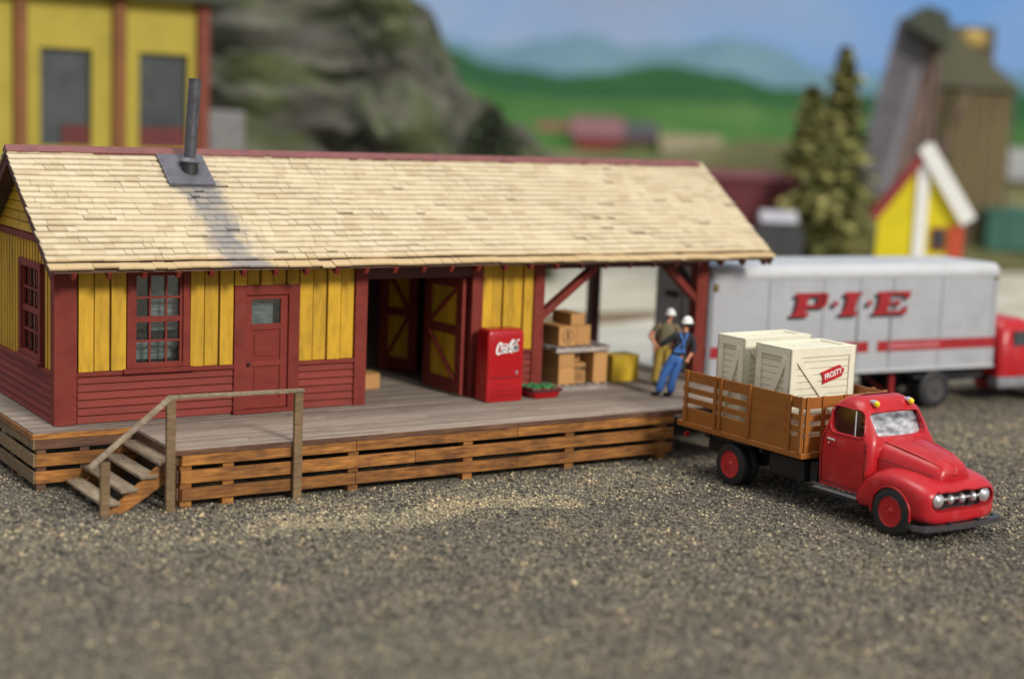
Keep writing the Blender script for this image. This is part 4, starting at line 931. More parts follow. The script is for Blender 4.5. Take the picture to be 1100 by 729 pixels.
# crates standing in the bed (top-level things placed in the truck's own directions)
def crate(lx, ly, L, W, H, label, tagged=False, rz=0):
    c, s_ = math.cos(R(-89)), math.sin(R(-89)); loc = (13.19+lx*c-ly*s_, -5.42+lx*s_+ly*c, 1.108)
    P = empty('wooden_crate', loc, R(-89+rz)); tag(P, label, 'crate', 'cream slatted crates in the truck bed')
    # origin at middle of base; panels on the four sides and the top
    hx, hy = L/2, W/2
    core = MB().box(-hx+.06, hx-.06, -hy+.06, hy-.06, .02, H-.06).build('crate_core', M['crate'], P)
    fr = MB(); sl = MB(); br = []
    def face(Wf, wd, ht, flip=False):
        def B(m, u0, u1, v0, v1, w0, w1): m.hexa([Wf(u0,v0,w0),Wf(u1,v0,w0),Wf(u1,v0,w1),Wf(u0,v0,w1),Wf(u0,v1,w0),Wf(u1,v1,w0),Wf(u1,v1,w1),Wf(u0,v1,w1)])
        n = int(ht/.125)
        for i in range(n): B(sl, .05, wd-.05, ht*i/n+.007, ht*(i+1)/n-.007, -.055, -.035)
        t = .17
        B(fr, 0, t, 0, ht, -.04, .0); B(fr, wd-t, wd, 0, ht, -.04, .0); B(fr, t, wd-t, 0, t, -.04, -.003); B(fr, t, wd-t, ht-t, ht, -.04, -.003)
        m = MB(); a, b = ((t, ht-t), (wd-t, t)) if not flip else ((wd-t, ht-t), (t, t))
        a = Vector((*a, 0)); b = Vector((*b, 0)); d = (b-a).normalized(); n_ = Vector((-d.y, d.x, 0))*.065
        A = [a-n_, a+n_, b+n_, b-n_]; m.hexa([Wf(p.x, p.y, -.035) for p in A]+[Wf(p.x, p.y, .004) for p in A]); m.build('brace', M['crate'], P, .004)
    face(lambda u, v, w_: (hx+w_, -hy+u, v), W, H)                       # front, towards the cab
    face(lambda u, v, w_: (-hx-w_, hy-u, v), W, H)
    face(lambda u, v, w_: (-hx+u, -hy-w_, v), L, H, True)                # side facing the depot
    face(lambda u, v, w_: (hx-u, hy+w_, v), L, H)
    def top(u0, u1, v0, v1, m, z0, z1): m.box(-hx+u0, -hx+u1, -hy+v0, -hy+v1, z0, z1)
    n = int(W/.14)
    for i in range(n): sl.box(-hx+.02, hx-.02, -hy+W*i/n+.005, -hy+W*(i+1)/n-.005, H-.05, H-.015)
    fr.box(-hx, -hx+.15, -hy, hy, H-.014, H+.02); fr.box(hx-.15, hx, -hy, hy, H-.014, H+.02); fr.box(-hx+.15, hx-.15, -hy, -hy+.15, H-.014, H+.017); fr.box(-hx+.15, hx-.15, hy-.15, hy, H-.014, H+.017)
    sl.build('slats', M['crate'], P); fr.build('frame', M['crate'], P, .006)
    if tagged:
        Wf = lambda y, z, w_: (hx+w_, y, z); ang = R(15); m = MB(); cy_, cz = .27, H*.715
        pts = [(-.30, -.12), (.22, -.12), (.32, 0), (.22, .12), (-.30, .12), (-.26, 0)]
        pts = [(cy_+a*math.cos(ang)-b*math.sin(ang), cz+a*math.sin(ang)+b*math.cos(ang)) for a, b in pts]
        m.prism(pts, 'x', hx-.03, hx+.008); tg = m.build('label_tag', M['tag_red'], P)
        mt = Matrix.Translation((hx+.012, cy_, cz)) @ Matrix.Rotation(R(90), 4, 'Z') @ Matrix.Rotation(R(90), 4, 'X') @ Matrix.Rotation(ang, 4, 'Z')
        text_mesh('label_text', 'FROSTY', .15, M['white'], tg, mt, .002, .1, .004, .9)
    return P
crate(.81, .10, 1.03, 1.78, 1.87, 'cream crate with the red arrow label, nearest the truck cab', True)
crate(-.42, .10, .82, 1.86, 1.90, 'plain cream crate behind the labelled one, toward the tail of the truck bed', False, .5)

# ------------------------------------------------------------------ highway trailer and tractor
TA = R(-5)
def trailer():
    P = empty('box_trailer', (15.99+.05, .10, 0), TA); tag(P, 'long silver box trailer with big red lettering and a red stripe', 'trailer')
    L, W, z0, z1 = 9.45, 2.5, 1.06, 3.86
    def sec(x, k=0, ins=0):
        pts = []; r = .24
        for cy_, cz, a0, rr_ in ((W-r, z1-r, 0, r), (r, z1-r, 90, r)):
            for i in range(7): a = R(a0+15*i); pts.append((x, cy_+(rr_-ins)*math.cos(a), cz+(rr_-ins)*math.sin(a)))
        pts += [(x, ins, z0+ins), (x, W-ins, z0+ins)]; return pts
    body = MB().loft([sec(0, ins=.03), sec(.04), sec(L-.12), sec(L-.04, ins=.03), sec(L, ins=.1)]).build('trailer_body', M['trailer'], P, smooth=35)
    m = MB(); r = .24; pts = []
    for cy_, a0 in ((W-r, 0), (r, 90)):
        for i in range(7): a = R(a0+15*i); pts.append((cy_+(r+.015)*math.cos(a), z1-r+(r+.015)*math.sin(a)))
    pts += [(W*.2, z1-r), (W*.8, z1-r)]
    m.prism(pts, 'x', .03, L-.08); m.build('trailer_roof', M['trailer_roof'], body, smooth=30)
    m = MB().box(.02, L-.05, -.03, .01, z1-.31, z1-.27).box(.02, L-.05, -.03, .01, z0, z0+.08); m.build('edge_rail', M['trailer_roof'], body)
    for x in (.05, 1.75, 3.45, 4.62, 5.72, 7.4, L-.22): MB().box(x-.018, x+.018, -.006, .01, z0+.09, z1-.32).build('panel_seam', M['seam'], body)
    for x in (4.62, 5.72): MB().box(x-.05, x-.02, -.03, 0, 1.5, 3.2).build('door_rod', M['seam'], body)
    m = MB().box(.05, 5.0, -.012, .002, 1.6, 1.88).box(5.3, L-.06, -.012, .002, 1.6, 1.88); m.build('red_stripe', M['stripe_red'], body)
    for x, y in ((.02, -.03),): MB().sphere((.12, -.03, 3.35), .09, 10, 8, (.8, .5, 1.2)).build('corner_lamp', paint('amber lamp', C(.2, .13, .03), .4), body)
    MB().sphere((L-.15, -.03, 3.5), .06, 10, 8).build('corner_lamp', paint('amber lamp 2', C(.3, .2, .05), .4), body)
    # rear doors
    MB().box(-.02, .0, .05, W-.05, z0+.05, z1-.25).build('rear_door', paint('dull rear door', C(.42, .44, .49), .5, .15), body)
    MB().box(-.03, -.015, W/2-.02, W/2+.02, z0+.1, z1-.3).build('rear_seam', M['black'], body); MB().box(-.028, -.018, .06, W-.06, 1.62, 1.88).build('rear_stripe', M['stripe_red'], body)
    MB().box(-.09, -.03, 1.45, 1.95, 2.92, 3.08).build('rear_latch', M['black'], body, .02)
    # lettering P . I . E in slanted slab serifs with a black drop shade
    sh_ = .22
    def glyph(kind, x, z, h, m, y0, y1, dx=0, dz=0):
        def q(a, b, c, d): # box a..b across, c..d up as fractions of h
            pts = [(a*h*1.24, c*h), (b*h*1.24, c*h), (b*h*1.24, d*h), (a*h*1.24, d*h)]
            m.prism([(x+dx+p+(w_)*sh_, z+dz+w_) for p, w_ in pts], 'y', y0, y1)
        if kind == 'P': q(0, .75, 0, .16); q(.14, .58, .16, .84); q(0, 1.1, .84, 1.0); q(.58, 1.1, .36, .5); q(1.0, 1.42, .42, .94); q(1.1, 1.3, .36, 1.0)
        if kind == 'I': q(0, .78, 0, .16); q(.16, .62, .16, .84); q(0, .78, .84, 1.0)
        if kind == 'E': q(0, 1.5, 0, .16); q(.14, .62, .16, .84); q(0, 1.5, .84, 1.0); q(.62, 1.0, .43, .57); q(.95, 1.1, .34, .66); q(1.3, 1.5, .16, .34); q(1.3, 1.5, .68, .84)
        if kind == '.': q(0, .2, .40, .62)
    for mat, y0, y1, dx, dz, nm in ((M['black'], -.012, .0, -.10, -.075, 'letter_shade'), (M['stripe_red'], -.03, -.013, 0, 0, 'red_letters')):
        m = MB()
        for k, x in (('P', 2.42), ('.', 3.68), ('I', 3.98), ('.', 4.80), ('E', 5.06)): glyph(k, x, 2.58, .60, m, y0, y1, dx, dz)
        m.build(nm, mat, body)
    m = MB(); 
    for k in range(14): m.box(5.75+k*.12, 5.83+k*.12, -.018, -.012, 1.69, 1.79)
    m.build('stripe_dashes', paint('faded pink lettering', C(.62, .22, .24), .6), body)
    # running gear: red landing legs and the rear wheels
    MB().box(.2, L-.3, .6, .75, .86, 1.05).box(.2, L-.3, W-.75, W-.6, .86, 1.05).build('trailer_frame', M['black'], P)
    for y in (.35, W-.5): MB().box(6.15, 6.27, y, y+.14, .15, 1.04).box(6.08, 6.34, y-.05, y+.19, .05, .15).build('landing_leg', M['stripe_red'], P, .01)
    MB().bar((6.21, .45, .3), (6.21, W-.4, .95), .06, .06).build('leg_brace', M['stripe_red'], P)
    for y, s_ in ((.2, -1), (W-.2, 1)): wheel(P, 1.3, y, .5, s_, M['seam'], wd=.28)
    MB().box(1.22, 1.38, .3, W-.3, .42, .58).build('axle', M['black'], P)
trailer()
def tractor():
    P = empty('tractor_unit', (23.35, -.62, 0), TA); tag(P, 'red cabbed tractor unit coupled to the silver trailer, half out of the picture', 'truck tractor')
    for y, s_ in ((.02, -1), (2.35, 1)): wheel(P, 0, y+.12, .52, s_, M['rimgrey'], wd=.26)
    for y, s_ in ((.5, -1), (1.95, 1)): wheel(P, 0, y+.02, .52, s_, M['rimgrey'], wd=.26)
    MB().box(-.9, 5.6, .75, .9, .6, .82).box(-.9, 5.6, 1.6, 1.75, .6, .82).box(-.08, .08, .3, 2.2, .42, .6).build('chassis', M['black'], P)
    MB().box(-.6, .6, .5, 2.0, .84, .98).build('fifth_wheel', M['black'], P, .02)
    MB().box(-.75, 1.7, .02, .5, .84, .9).build('mudguard', M['black'], P, .02)
    red = M['truck_red']
    def plan(z, x0, x1, hw, r):
        return [(cx_+r*math.cos(R(a0+i*18)), 1.25+cy_+r*math.sin(R(a0+i*18)), z) for cx_, cy_, a0 in ((x1-r, hw-r, 0), (x0+r, hw-r, 90), (x0+r, -hw+r, 180), (x1-r, -hw+r, 270)) for i in range(6)]
    cab = MB().loft([plan(.75, 2.32, 4.1, 1.16, .15), plan(1.0, 2.3, 4.15, 1.2, .2), plan(1.6, 2.31, 4.13, 1.18, .22), plan(1.98, 2.38, 3.9, 1.08, .3), plan(2.2, 2.5, 3.7, .98, .34), plan(2.30, 2.65, 3.5, .8, .3)]).build('cab', red, P, smooth=40)
    MB().prism([(2.75, 1.6), (3.85, 1.6), (3.7, 2.0), (2.8, 2.0)], 'y', .05, .14).build('side_pane', M['bg_glass'], cab)
    MB().loft([plan(.8, 3.8, 5.3, .7, .15), plan(1.3, 3.8, 5.3, .7, .2), plan(1.6, 3.8, 5.1, .6, .25), plan(1.7, 3.8, 4.9, .4, .25)]).build('bonnet', red, P, smooth=40)
    for y in (.02, 2.1): 
        m = MB(); m.lathe([(.66, 0), (.66, .36)], (4.3, y, .5), 'y', 28); f = m.build('front_fender', red, P, smooth=40)
    for y, s_ in ((.0, -1), (2.5, 1)): wheel(P, 4.3, y, .52, s_, M['seam'], wd=.24)
    MB().box(2.3, 3.6, .05, .5, .42, .74).build('fuel_tank', M['seam'], P, .08)
    MB().box(5.3, 5.45, .1, 2.4, .45, .7).build('bumper', M['chrome'], P, .03)
tractor()

# ------------------------------------------------------------------ far scenery
# painted backdrop sky: a tall curved wall standing far behind everything
def m_sky():
    t = NT('painted sky backdrop'); v = t.coord(); n = t.noise(v, .006, 5, .6, (1, 1, 2.2)); n2 = t.noise(v, .018, 4, .6)
    col = t.ramp(n, [(.36, C(.19, .40, .78)), (.5, C(.31, .46, .72)), (.62, C(.37, .42, .58))])
    col = t.mix(t.math('MULTIPLY', t.smooth(n2, .44, .66), .55), col, C(.46, .52, .63)); t.base(col); t.rough(1); t.b.inputs['Specular IOR Level'].default_value = 0; return t.m
m = MB(); N = 48; rows = []
for zz in (-5, 150):
    rows.append([(CAM.x+330*math.cos(az+R(-60+120*i/N)), CAM.y+330*math.sin(az+R(-60+120*i/N)), zz) for i in range(N+1)])
for i in range(N): m.add([rows[0][i], rows[0][i+1], rows[1][i+1], rows[1][i]], [(0, 1, 2, 3)])
tag(m.build('sky', m_sky(), smooth=60), kind='structure')

def interp(P_, x):
    for (x0, y0), (x1, y1) in zip(P_, P_[1:]):
        if x0 <= x <= x1: t = (x-x0)/(x1-x0); t = t*t*(3-2*t); return y0+(y1-y0)*t
    return P_[0][1] if x < P_[0][0] else P_[-1][1]
def hill(name, prof, D1, D0, mat, px0, px1, rough=.4, n=90, rows=14):
    """a rolling ridge: crest heights from prof at distance D1, easing down to the yard at D0 and away behind"""
    from mathutils import noise as mn
    vs = []; fs = []
    for i in range(n+1):
        px = px0+(px1-px0)*i/n; top = at(px, interp(prof, px), D1); base = at(px, 300, D0); base.z = -.3
        dirh = Vector((top.x-CAM.x, top.y-CAM.y, 0)).normalized(); back = Vector((top.x, top.y, 0))+dirh*(D1-D0)*.8
        for j in range(rows+6):
            if j < rows: t = j/(rows-1); p = Vector((base.x+(top.x-base.x)*t, base.y+(top.y-base.y)*t, -.3+(top.z+.3)*(math.sin(t*math.pi/2)**1.2)))
            else: t = (j-rows+1)/6; p = Vector((top.x+(back.x-top.x)*t, top.y+(back.y-top.y)*t, top.z*(1-t*t)-.3*t))
            k = rough*min(1, j/4); p.z += k*mn.noise(p*.12)+k*.4*mn.noise(p*.5); vs.append(tuple(p))
    w_ = rows+6
    for i in range(n):
        for j in range(w_-1): fs.append((i*w_+j, (i+1)*w_+j, (i+1)*w_+j+1, i*w_+j+1))
    m = MB(); m.add(vs, fs); return tag(m.build(name, mat, smooth=80), kind='structure')
def m_hill(name, a, b, c, sc=.05):
    t = NT(name); v = t.coord(); n = t.noise(v, sc, 6, .65); n2 = t.noise(v, sc*7, 4, .6)
    col = t.ramp(n, [(.35, a), (.5, b), (.65, c)]); col = t.mix(.3, col, t.ramp(n2, [(.3, a), (.7, c)])); t.base(col); t.rough(1); t.b.inputs['Specular IOR Level'].default_value = .1; return t.m
hill('hills', [(380, 30), (470, 38), (540, 52), (590, 44), (632, 36), (680, 50), (730, 54), (785, 42), (830, 50), (880, 74), (960, 84), (1060, 78), (1200, 80)], 260, 215, m_hill('hazy blue green hills', C(.14, .26, .33), C(.16, .28, .33), C(.2, .33, .38), .02), 380, 1220, 1.2)
hill('hills', [(380, 60), (480, 56), (540, 72), (610, 82), (660, 76), (720, 72), (780, 80), (840, 98), (900, 106), (1000, 100), (1200, 104)], 205, 165, m_hill('dark green hills', C(.022, .08, .035), C(.03, .10, .035), C(.045, .13, .04), .03), 380, 1220, 1.0)
hill('hills', [(380, 80), (470, 84), (540, 100), (620, 108), (700, 106), (780, 112), (860, 122), (1000, 132), (1200, 140)], 160, 110, m_hill('light green meadow hills', C(.032, .105, .022), C(.055, .15, .035), C(.12, .2, .06), .04), 380, 1220, .6)

# rocky bluff with moss behind the depot
def bluff():
    from mathutils import noise as mn
    t = NT('grey rock with moss'); v = t.coord(); n = t.noise(v, .25, 5, .6, (.7, .7, 1.6)); n2 = t.noise(v, .5, 5, .65, (.8, .8, 2.2))
    col = t.ramp(n2, [(.34, C(.045, .045, .036)), (.5, C(.085, .085, .064)), (.66, C(.13, .13, .10))])
    col = t.mix(t.math('MULTIPLY', t.smooth(n, .48, .62), .6), col, C(.085, .11, .025)); col = t.mix(t.math('MULTIPLY', t.math('SUBTRACT', 1.0, t.smooth(n, .34, .45)), .5), col, C(.045, .045, .045))
    t.base(col); t.rough(.95); t.bump(n2, .6, .2)
    prof = [(150, -60), (380, -50), (430, -20), (460, 12), (480, 50), (496, 84), (520, 108), (545, 126), (566, 142), (600, 175)]
    vs = []; fs = []; n_ = 70; rows = 34
    for i in range(n_+1):
        px = 150+(600-150)*i/n_; D = 78+1.5*math.sin(i*.25); top = at(px, interp(prof, px), D); dirh = Vector((top.x-CAM.x, top.y-CAM.y, 0)).normalized()
        for j in range(rows+4):
            t_ = min(1, j/(rows-1)); z = -.5+(top.z+.5)*t_; q = Vector((top.x, top.y, z))-dirh*(5.5*(1-t_**2)) if j < rows else Vector((top.x, top.y, top.z*(1-((j-rows+1)/4)**2)))+dirh*(j-rows+1)*3
            q2 = Vector((q.x*.6, q.y*.6, q.z*2)); d = mn.noise(q2*.25)*1.1+mn.noise(q2*.6)*.5+(round(z/1.5)*1.5-z)*.7
            vs.append(tuple(q+dirh*d+Vector((0, 0, mn.noise(q*.6+Vector((9, 0, 0)))*.7))))
    w_ = rows+4
    for i in range(n_):
        for j in range(w_-1): fs.append((i*w_+j, (i+1)*w_+j, (i+1)*w_+j+1, i*w_+j+1))
    m = MB(); m.add(vs, fs); tag(m.build('hills', t.m, smooth=30), kind='structure')
bluff()

# tall yellow building at the left
def yellow_building():
    y = 26.5; loc = (8.0, y, 0); P = empty('yellow_building', loc); tag(P, 'tall yellow building with brown pilasters and dark windows, blurred behind the depot roof', 'building')
    def X(px, py=100): # where the sight line meets the front wall
        d = fw+rt*((px-CX)/F)-up*((py-CY)/F); k = (y-CAM.y)/d.y; p = CAM+d*k; return p.x-loc[0], p.z
    xl, xr = X(-140)[0], X(214)[0]; zt = X(110, -4)[1]
    wins = [(-66, -8), (40, 101), (146, 204)]
    z0w, z1w = X(70, 160)[1], X(70, 49)[1]
    xs_ = [xl]+[v for a, b in wins for v in (X(a)[0], X(b)[0])]+[xr]
    m = MB()
    for i in range(0, len(xs_)-1, 2): m.box(xs_[i], xs_[i+1], 0, 6, 0, zt)
    for i in range(1, len(xs_)-2, 2): m.box(xs_[i], xs_[i+1], 0, .5, z1w, zt); m.box(xs_[i], xs_[i+1], 0, .5, 0, z0w)
    m.build('wall', M['bg_yellow'], P)
    for px0, px1 in ((-96, -84), (14, 27), (120, 133)): MB().box(X(px0)[0], X(px1)[0], -.3, -.005, 0, zt).build('pilaster', M['bg_brown'], P, .03)
    MB().box(X(210)[0], X(222)[0], -.3, 6.2, 0, zt).build('pilaster', paint('rust brown corner', C(.2, .05, .03), .8), P, .03)
    MB().box(xl-.5, xr+1, -.9, 6.8, zt, zt+.5).build('roof', paint('dark green roof', C(.05, .06, .04), .8), P)
    for a, b in wins:
        x0, x1 = X(a)[0], X(b)[0]
        f = MB().box(x0, x0+.1, -.05, .1, z0w, z1w).box(x1-.1, x1, -.05, .1, z0w, z1w).box(x0+.1, x1-.1, -.05, .1, z1w-.1, z1w).box(x0+.1, x1-.1, -.05, .1, z0w, z0w+.1).build('window', M['bg_yellow'], P)
        MB().box(x0+.1, x1-.1, .2, .25, z0w+.1, z1w-.1).build('pane', M['bg_glass'], f)
        MB().box(x0+.1 if a > 100 else x0+.9, x1-.12, .12, .18, z0w+.1, z0w+.85).build('red_reflection_block', paint('dull red painted reflection', C(.13, .03, .03), .8), f)  # dull red block inside the window imitates a reflection in the glass
yellow_building()
p = at(236, 150, 66)
m = MB().box(-.8, .8, -.8, .8, 0, p.z+1.2); o = m.build('concrete_pier', M['conc'], None, .1); o.location = (p.x, p.y, 0); tag(o, 'pale concrete pier beside the yellow building', 'pier')
p = at(525, 140, 70)
def shack(name, label, cat, px, D, wd, dp, ht, wallm, roofm, rz, rise=1.0, extra=None, group=None):
    q = at(px, 200, D); P = empty(name, (q.x, q.y, 0), rz); tag(P, label, cat, group)
    MB().box(-wd/2, wd/2, 0, dp, 0, ht).build('wall', wallm, P)
    MB().prism([(-.4, ht-.1), (dp/2, ht+rise), (dp+.4, ht-.1), (dp/2, ht+rise-.25)], 'x', -wd/2-.4, wd/2+.4).build('roof', roofm, P)
    MB().prism([(0, ht), (dp, ht), (dp/2, ht+rise-.3)], 'x', -wd/2, wd/2).build('gable', wallm, P)
    for k in range(int(wd/2.2)):
        x = -wd/2+1.1+k*2.2; f = MB().box(x-.45, x+.45, -.06, 0, ht*.35, ht*.75).build('window', M['white'], P); MB().box(x-.36, x+.36, -.08, -.055, ht*.38, ht*.72).build('pane', M['bg_glass'], f)
    return P
# buildings at the foot of the meadow
rzv = az-math.pi/2
shack('red_barn', 'low red barn at the foot of the green meadow, left of the middle', 'barn', 640, 130, 3.6, 5, 5.9, paint('barn red', C(.3, .03, .035), .8), paint('dark roof', C(.2, .09, .1), .8), rzv, 1.6)
shack('red_barn', 'darker red barn beside a dark roof at the foot of the meadow', 'barn', 680, 131, 3.2, 5, 5.9, paint('deep red wall', C(.22, .015, .03), .8), paint('slate roof', C(.06, .06, .07), .8), rzv, 1.3)
shack('small_house', 'pinkish house left of the red barns under the meadow', 'house', 600, 134, 3.2, 5, 5.6, paint('dull pink wall', C(.3, .2, .18), .8), paint('rusty roof', C(.2, .06, .05), .8), rzv, 1.3)
shack('small_house', 'tan house right of the barns under the meadow', 'house', 742, 128, 4.4, 5, 5.0, paint('tan wall', C(.4, .34, .2), .8), paint('olive roof', C(.24, .2, .12), .8), rzv, 1.3)
# scrub between the far houses and the yard: low mounds
hill('terrain', [(380, 158), (560, 164), (700, 164), (760, 158), (800, 154), (860, 156), (960, 162), (1200, 168)], 118, 84, m_hill('olive scrub', C(.07, .075, .03), C(.14, .14, .06), C(.22, .19, .1), .12), 400, 1220, .5)
# freight cars on the far track
def boxcar(label, px, D, L, H, z0, mat, roofm, rz, cat='freight car', group=None, name='freight_car'):
    q = at(px, 230, D); P = empty(name, (q.x, q.y, 0), rz); tag(P, label, cat, group)
    m = MB().box(-L/2, L/2, -1.4, 1.4, z0, H)
    for x in np.arange(-L/2+.3, L/2-.2, .9):
        if abs(x) > 1.1: m.box(x-.05, x+.05, -1.44, -1.40, z0+.05, H-.1)
    m.build('body', mat, P, .03)
    m = MB(); m.prism([(-1.55, H), (0, H+.35), (1.55, H), (1.55, H-.08), (-1.55, H-.08)], 'x', -L/2-.1, L/2+.1); m.build('roof', roofm, P)
    MB().box(-1, 1, -1.47, -1.41, z0+.1, H-.2).build('door', mat, P, .02)
    MB().box(-L/2, L/2, -1.2, 1.2, z0-.25, z0-.003).build('underframe', M['black'], P)
    for s_ in (-1, 1):
        for d in (-.8, .8): wheel(P, s_*(L/2-1.6)+d, -.75, .42, -1, M['black'], wd=.14); 
boxcar('dark red boxcar right behind the depot roof', 800, 74, 5.4, 4.9, 1.1, paint('maroon boxcar', C(.12, .018, .025), .7), paint('maroon roof', C(.13, .03, .035), .7), rzv+R(-6))
boxcar('small dark van with a pale roof below the red boxcar', 836, 66, 1.3, 3.5, .9, paint('dark van body', C(.04, .04, .045), .6), paint('pale grey van roof', C(.42, .42, .46), .6), rzv+R(-6), 'van', None, 'dark_van')
# conifers
def conifer(label, px, D, top_y, wd, seed):
    r_ = random.Random(seed); q = at(px, top_y, D); H = q.z; P = empty('conifer', (q.x, q.y, 0)); tag(P, label, 'tree', 'conifers beyond the trailer')
    MB().tube([(0, 0, 0), (0, 0, H*.5), (0, 0, H*.97)], [.22, .13, .03], 8).build('trunk', M['timber'], P)
    m = MB(); NL = 46
    for l_ in range(NL):
        t = l_/NL; z = H*(.10+.88*t); rad = wd*(1-t)**.8*r_.choice([.55, .75, 1, 1.15])*r_.uniform(.8, 1.1)+.12
        for b in range(20):
            a = r_.uniform(0, 6.28); L = rad*r_.uniform(.5, 1.1); d = Vector((math.cos(a), math.sin(a), 0)); s_ = Vector((-d.y, d.x, 0))
            for k in range(5):
                u = (k+.6)/5*L; c = d*u+Vector((0, 0, z-.30*u+r_.uniform(-.1, .1))); sz = r_.uniform(.16, .34)
                n1 = (s_+Vector((0, 0, r_.uniform(-.6, .6))))*sz; n2 = (d+Vector((0, 0, r_.uniform(-.8, .3))))*sz
                m.add([c-n1, c+n2, c+n1, c-n2], [(0, 1, 2, 3)])
    t = NT('olive needles'); t.base(t.ramp(t.attr(), [(0, C(.07, .085, .022)), (.5, C(.20, .20, .055)), (1, C(.38, .34, .12))])); t.rough(.9)
    m.build('crown', t.m, P)
conifer('tallest dark green conifer beyond the trailer', 910, 76, 44, 3.0, 1)
conifer('shorter olive conifer left of the tallest one', 874, 73, 88, 3.2, 2)
conifer('low bushy conifer at the foot of the other two', 886, 70, 150, 3.3, 3)
def bush():
    q = at(528, 118, 69); P = empty('dark_bush', (q.x, q.y, 0)); tag(P, 'dark green bush at the foot of the rocky bluff', 'bush'); r_ = random.Random(5); H = q.z
    m = MB()
    for k in range(2600):
        a, b = r_.uniform(0, 6.28), r_.random()**.5; z = r_.uniform(.2, H); w_ = 1.7*math.sqrt(max(.02, 1-(z/H)**3)); c = Vector((math.cos(a)*b*w_, math.sin(a)*b*w_, z)); sz = r_.uniform(.1, .22)
        n1 = Vector((r_.uniform(-1, 1), r_.uniform(-1, 1), r_.uniform(-1, 1)))*sz; n2 = Vector((r_.uniform(-1, 1), r_.uniform(-1, 1), r_.uniform(-1, 1)))*sz; m.add([c-n1, c+n2, c+n1, c-n2], [(0, 1, 2, 3)])
    t = NT('dark leaves'); t.base(t.ramp(t.attr(), [(0, C(.012, .018, .01)), (1, C(.05, .07, .03))])); t.rough(.9)
    m.build('foliage', t.m, P); MB().tube([(0, 0, 0), (.1, 0, H*.5), (0, .1, H*.9)], [.2, .12, .04], 8).build('stem', M['timber'], P)
bush()
# tipple
def tipple():
    q = at(960, 200, 88); P = empty('coal_tipple', (q.x, q.y, 0), rzv); tag(P, 'tall timber coal tipple with a long grey slatted chute and tan tower', 'tipple')
    def loc(px, py, dy=0): v = at(px, py, 88); r_ = v-Vector((q.x, q.y, 0)); c, s_ = math.cos(-rzv), math.sin(-rzv); return Vector((r_.x*c-r_.y*s_, r_.x*s_+r_.y*c+dy, r_.z))
    a, b = loc(936, 205), loc(986, 24)
    MB().bar(a, b, 2.1, .5, (0, 1, 0)).build('chute', M['slat'], P, .05)
    d = (b-a).normalized(); sd = Vector((d.z, 0, -d.x))
    m = MB()
    for k in range(26): p_ = a.lerp(b, k/25); m.bar(p_-sd*.0+Vector((-.1, -.42, 0))-Vector((.85*d.z, 0, -.85*d.x)), p_+Vector((-.1, -.42, 0))+Vector((.6*d.z, 0, -.6*d.x)), .1, .2, (0, 1, 0))
    m.build('chute_slats', M['slat'], P)
    MB().bar(a+sd*1.25+Vector((0, -.2, 0)), b+sd*1.25+Vector((0, -.2, 0)), .55, .5, (0, 1, 0)).build('chute_side', M['timber'], P)
    for t_ in (.25, .5, .75, .95): p_ = a.lerp(b, t_)+sd*1.1; MB().bar((p_.x, .4, 0), (p_.x, .4, p_.z), .3, .3, (0, 1, 0)).bar((p_.x, .4, p_.z*.3), (p_.x+2, .4, p_.z*.8), .2, .2, (0, 1, 0)).build('trestle_leg', M['timber'], P)
    h0, h1 = loc(967, 30), loc(1004, 14); MB().prism([(h0.x, h0.z), (h1.x+.3, h0.z-1.2), (h1.x+.2, h1.z-.2), ((h0.x+h1.x)/2, h1.z+.2), (h0.x+.2, h0.z+.5)], 'y', -1.2, 1.6).build('head_house', paint('dark tipple roof', C(.05, .06, .04), .8), P)
    t0, t1 = loc(1000, 200), loc(1092, 92); MB().box(t0.x, t1.x, 1.5, 5.5, 0, t1.z).build('tower', M['tan'], P, .1)
    m = MB()
    for k in range(8): x = t0.x+(t1.x-t0.x)*k/7; m.box(x-.08, x+.08, 1.38, 1.5, 0, t1.z)
    m.build('tower_posts', M['timber'], P)
    r0_, r1_ = loc(1006, 92), loc(1092, 60); MB().prism([(r0_.x, r0_.z), (r1_.x+.5, r0_.z-.1), (r1_.x-.8, r0_.z+1.0), (r0_.x+1.0, r1_.z+1.2), (r0_.x, r1_.z+.6)], 'y', 1.0, 6).build('tower_roof', paint('dark olive roof', C(.1, .1, .06), .8), P)
    c = loc(1046, 42); MB().box(c.x-1.3, c.x+1.3, 1.4, 4, c.z-1.6, c.z+.7).build('cupola', paint('dark cupola', C(.09, .075, .04), .8), P, .1); MB().sphere((c.x, 1.2, c.z), .75, 14, 10, (1, .5, .7)).build('cupola_light', paint('ochre panel', C(.4, .28, .08), .7), P, smooth=60)
tipple()
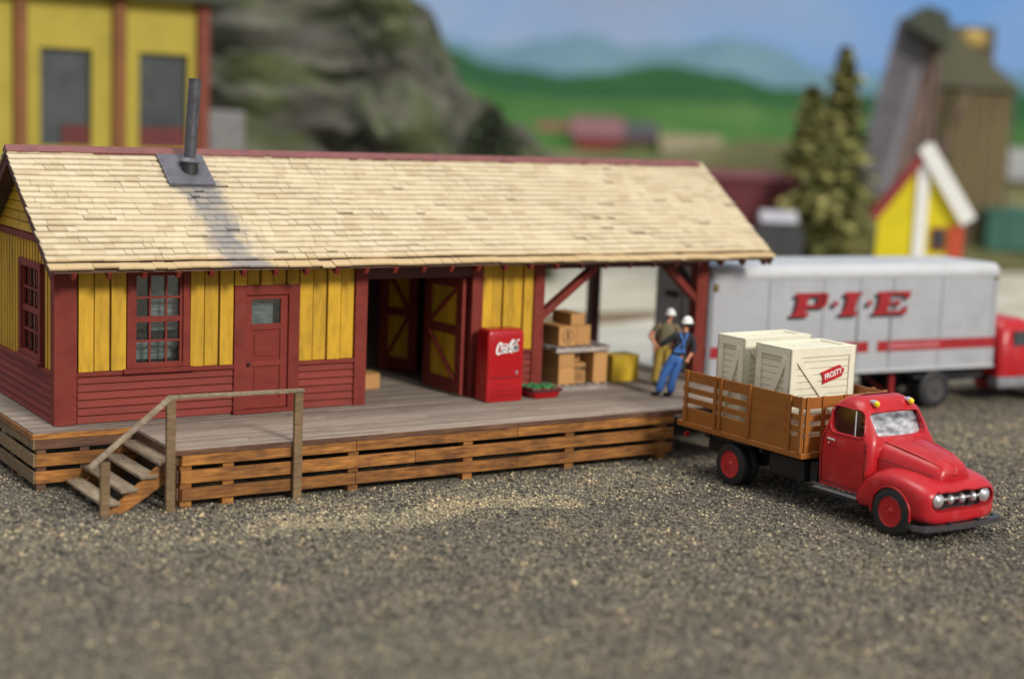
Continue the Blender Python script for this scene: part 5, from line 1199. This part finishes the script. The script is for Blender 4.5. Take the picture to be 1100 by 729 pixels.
# little bright yellow gabled house
def toy_house():
    D = 62; q = at(986, 270, D); P = empty('gabled_house', (q.x, q.y, 0), rzv-R(13)); tag(P, 'small bright yellow gabled house with white corner board and white snowy roof edge', 'house')
    hw, dp = 1.62, 2.2; ze = at(990, 232, D).z; zp = at(990, 158, D).z
    MB().box(-hw, hw, 0, dp, 0, ze).build('wall', M['house_yellow'], P); MB().prism([(-hw, ze), (hw, ze), (0, zp-.2)], 'y', .0, dp).build('gable', M['house_yellow'], P)
    MB().box(-.22, .24, -.12, -.003, 0, zp-.6).build('corner_board', M['white'], P, .02)
    MB().bar((0, -.15, zp+.05), (hw+.2, -.15, ze-.1), .35, .62, (0, 0, 1)).bar((0, dp/2, zp+.1), (hw+.3, dp/2, ze), dp, .2, (0, 0, 1)).build('roof', M['white'], P)
    MB().bar((-.05, -.12, zp-.35), (-hw-.15, -.12, ze-.15), .2, .3, (0, 0, 1)).bar((0, dp/2, zp-.1), (-hw-.3, dp/2, ze-.05), dp, .15, (0, 0, 1)).build('roof', M['bg_red'], P)
    f = MB().box(.45, 1.0, -.1, -.003, ze-1.3, ze-.4).build('window', M['bg_red'], P); MB().box(.52, .93, -.13, -.1, ze-1.2, ze-.5).build('pane', M['bg_glass'], f)
    MB().box(1.1, hw+.05, -.1, -.004, 0, ze-.3).build('red_panel', paint('orange red panel', C(.5, .07, .03), .7), P)
toy_house()
shack('tin_shed', 'dark open sided shed with a pale grey tin roof at the right edge', 'shed', 1120, 104, 8.5, 6, 4.6, paint('dark shed wall', C(.05, .045, .04), .8), M['roof_grey'], rzv, 1.9)
boxcar('green wagon in front of the tin shed at the right edge', 1092, 90, 4.0, 3.0, .9, M['teal'], M['teal'], rzv, 'wagon', None, 'green_wagon')

# ------------------------------------------------------------------ render settings
S.view_settings.view_transform = 'Standard'; S.view_settings.look = 'None'; S.view_settings.gamma = 1; S.view_settings.exposure = 0
S.render.resolution_x = 1024; S.render.resolution_y = 678
S.cycles.max_bounces = 6; S.cycles.transparent_max_bounces = 12
try: S.cycles.use_denoising = True
except Exception: pass
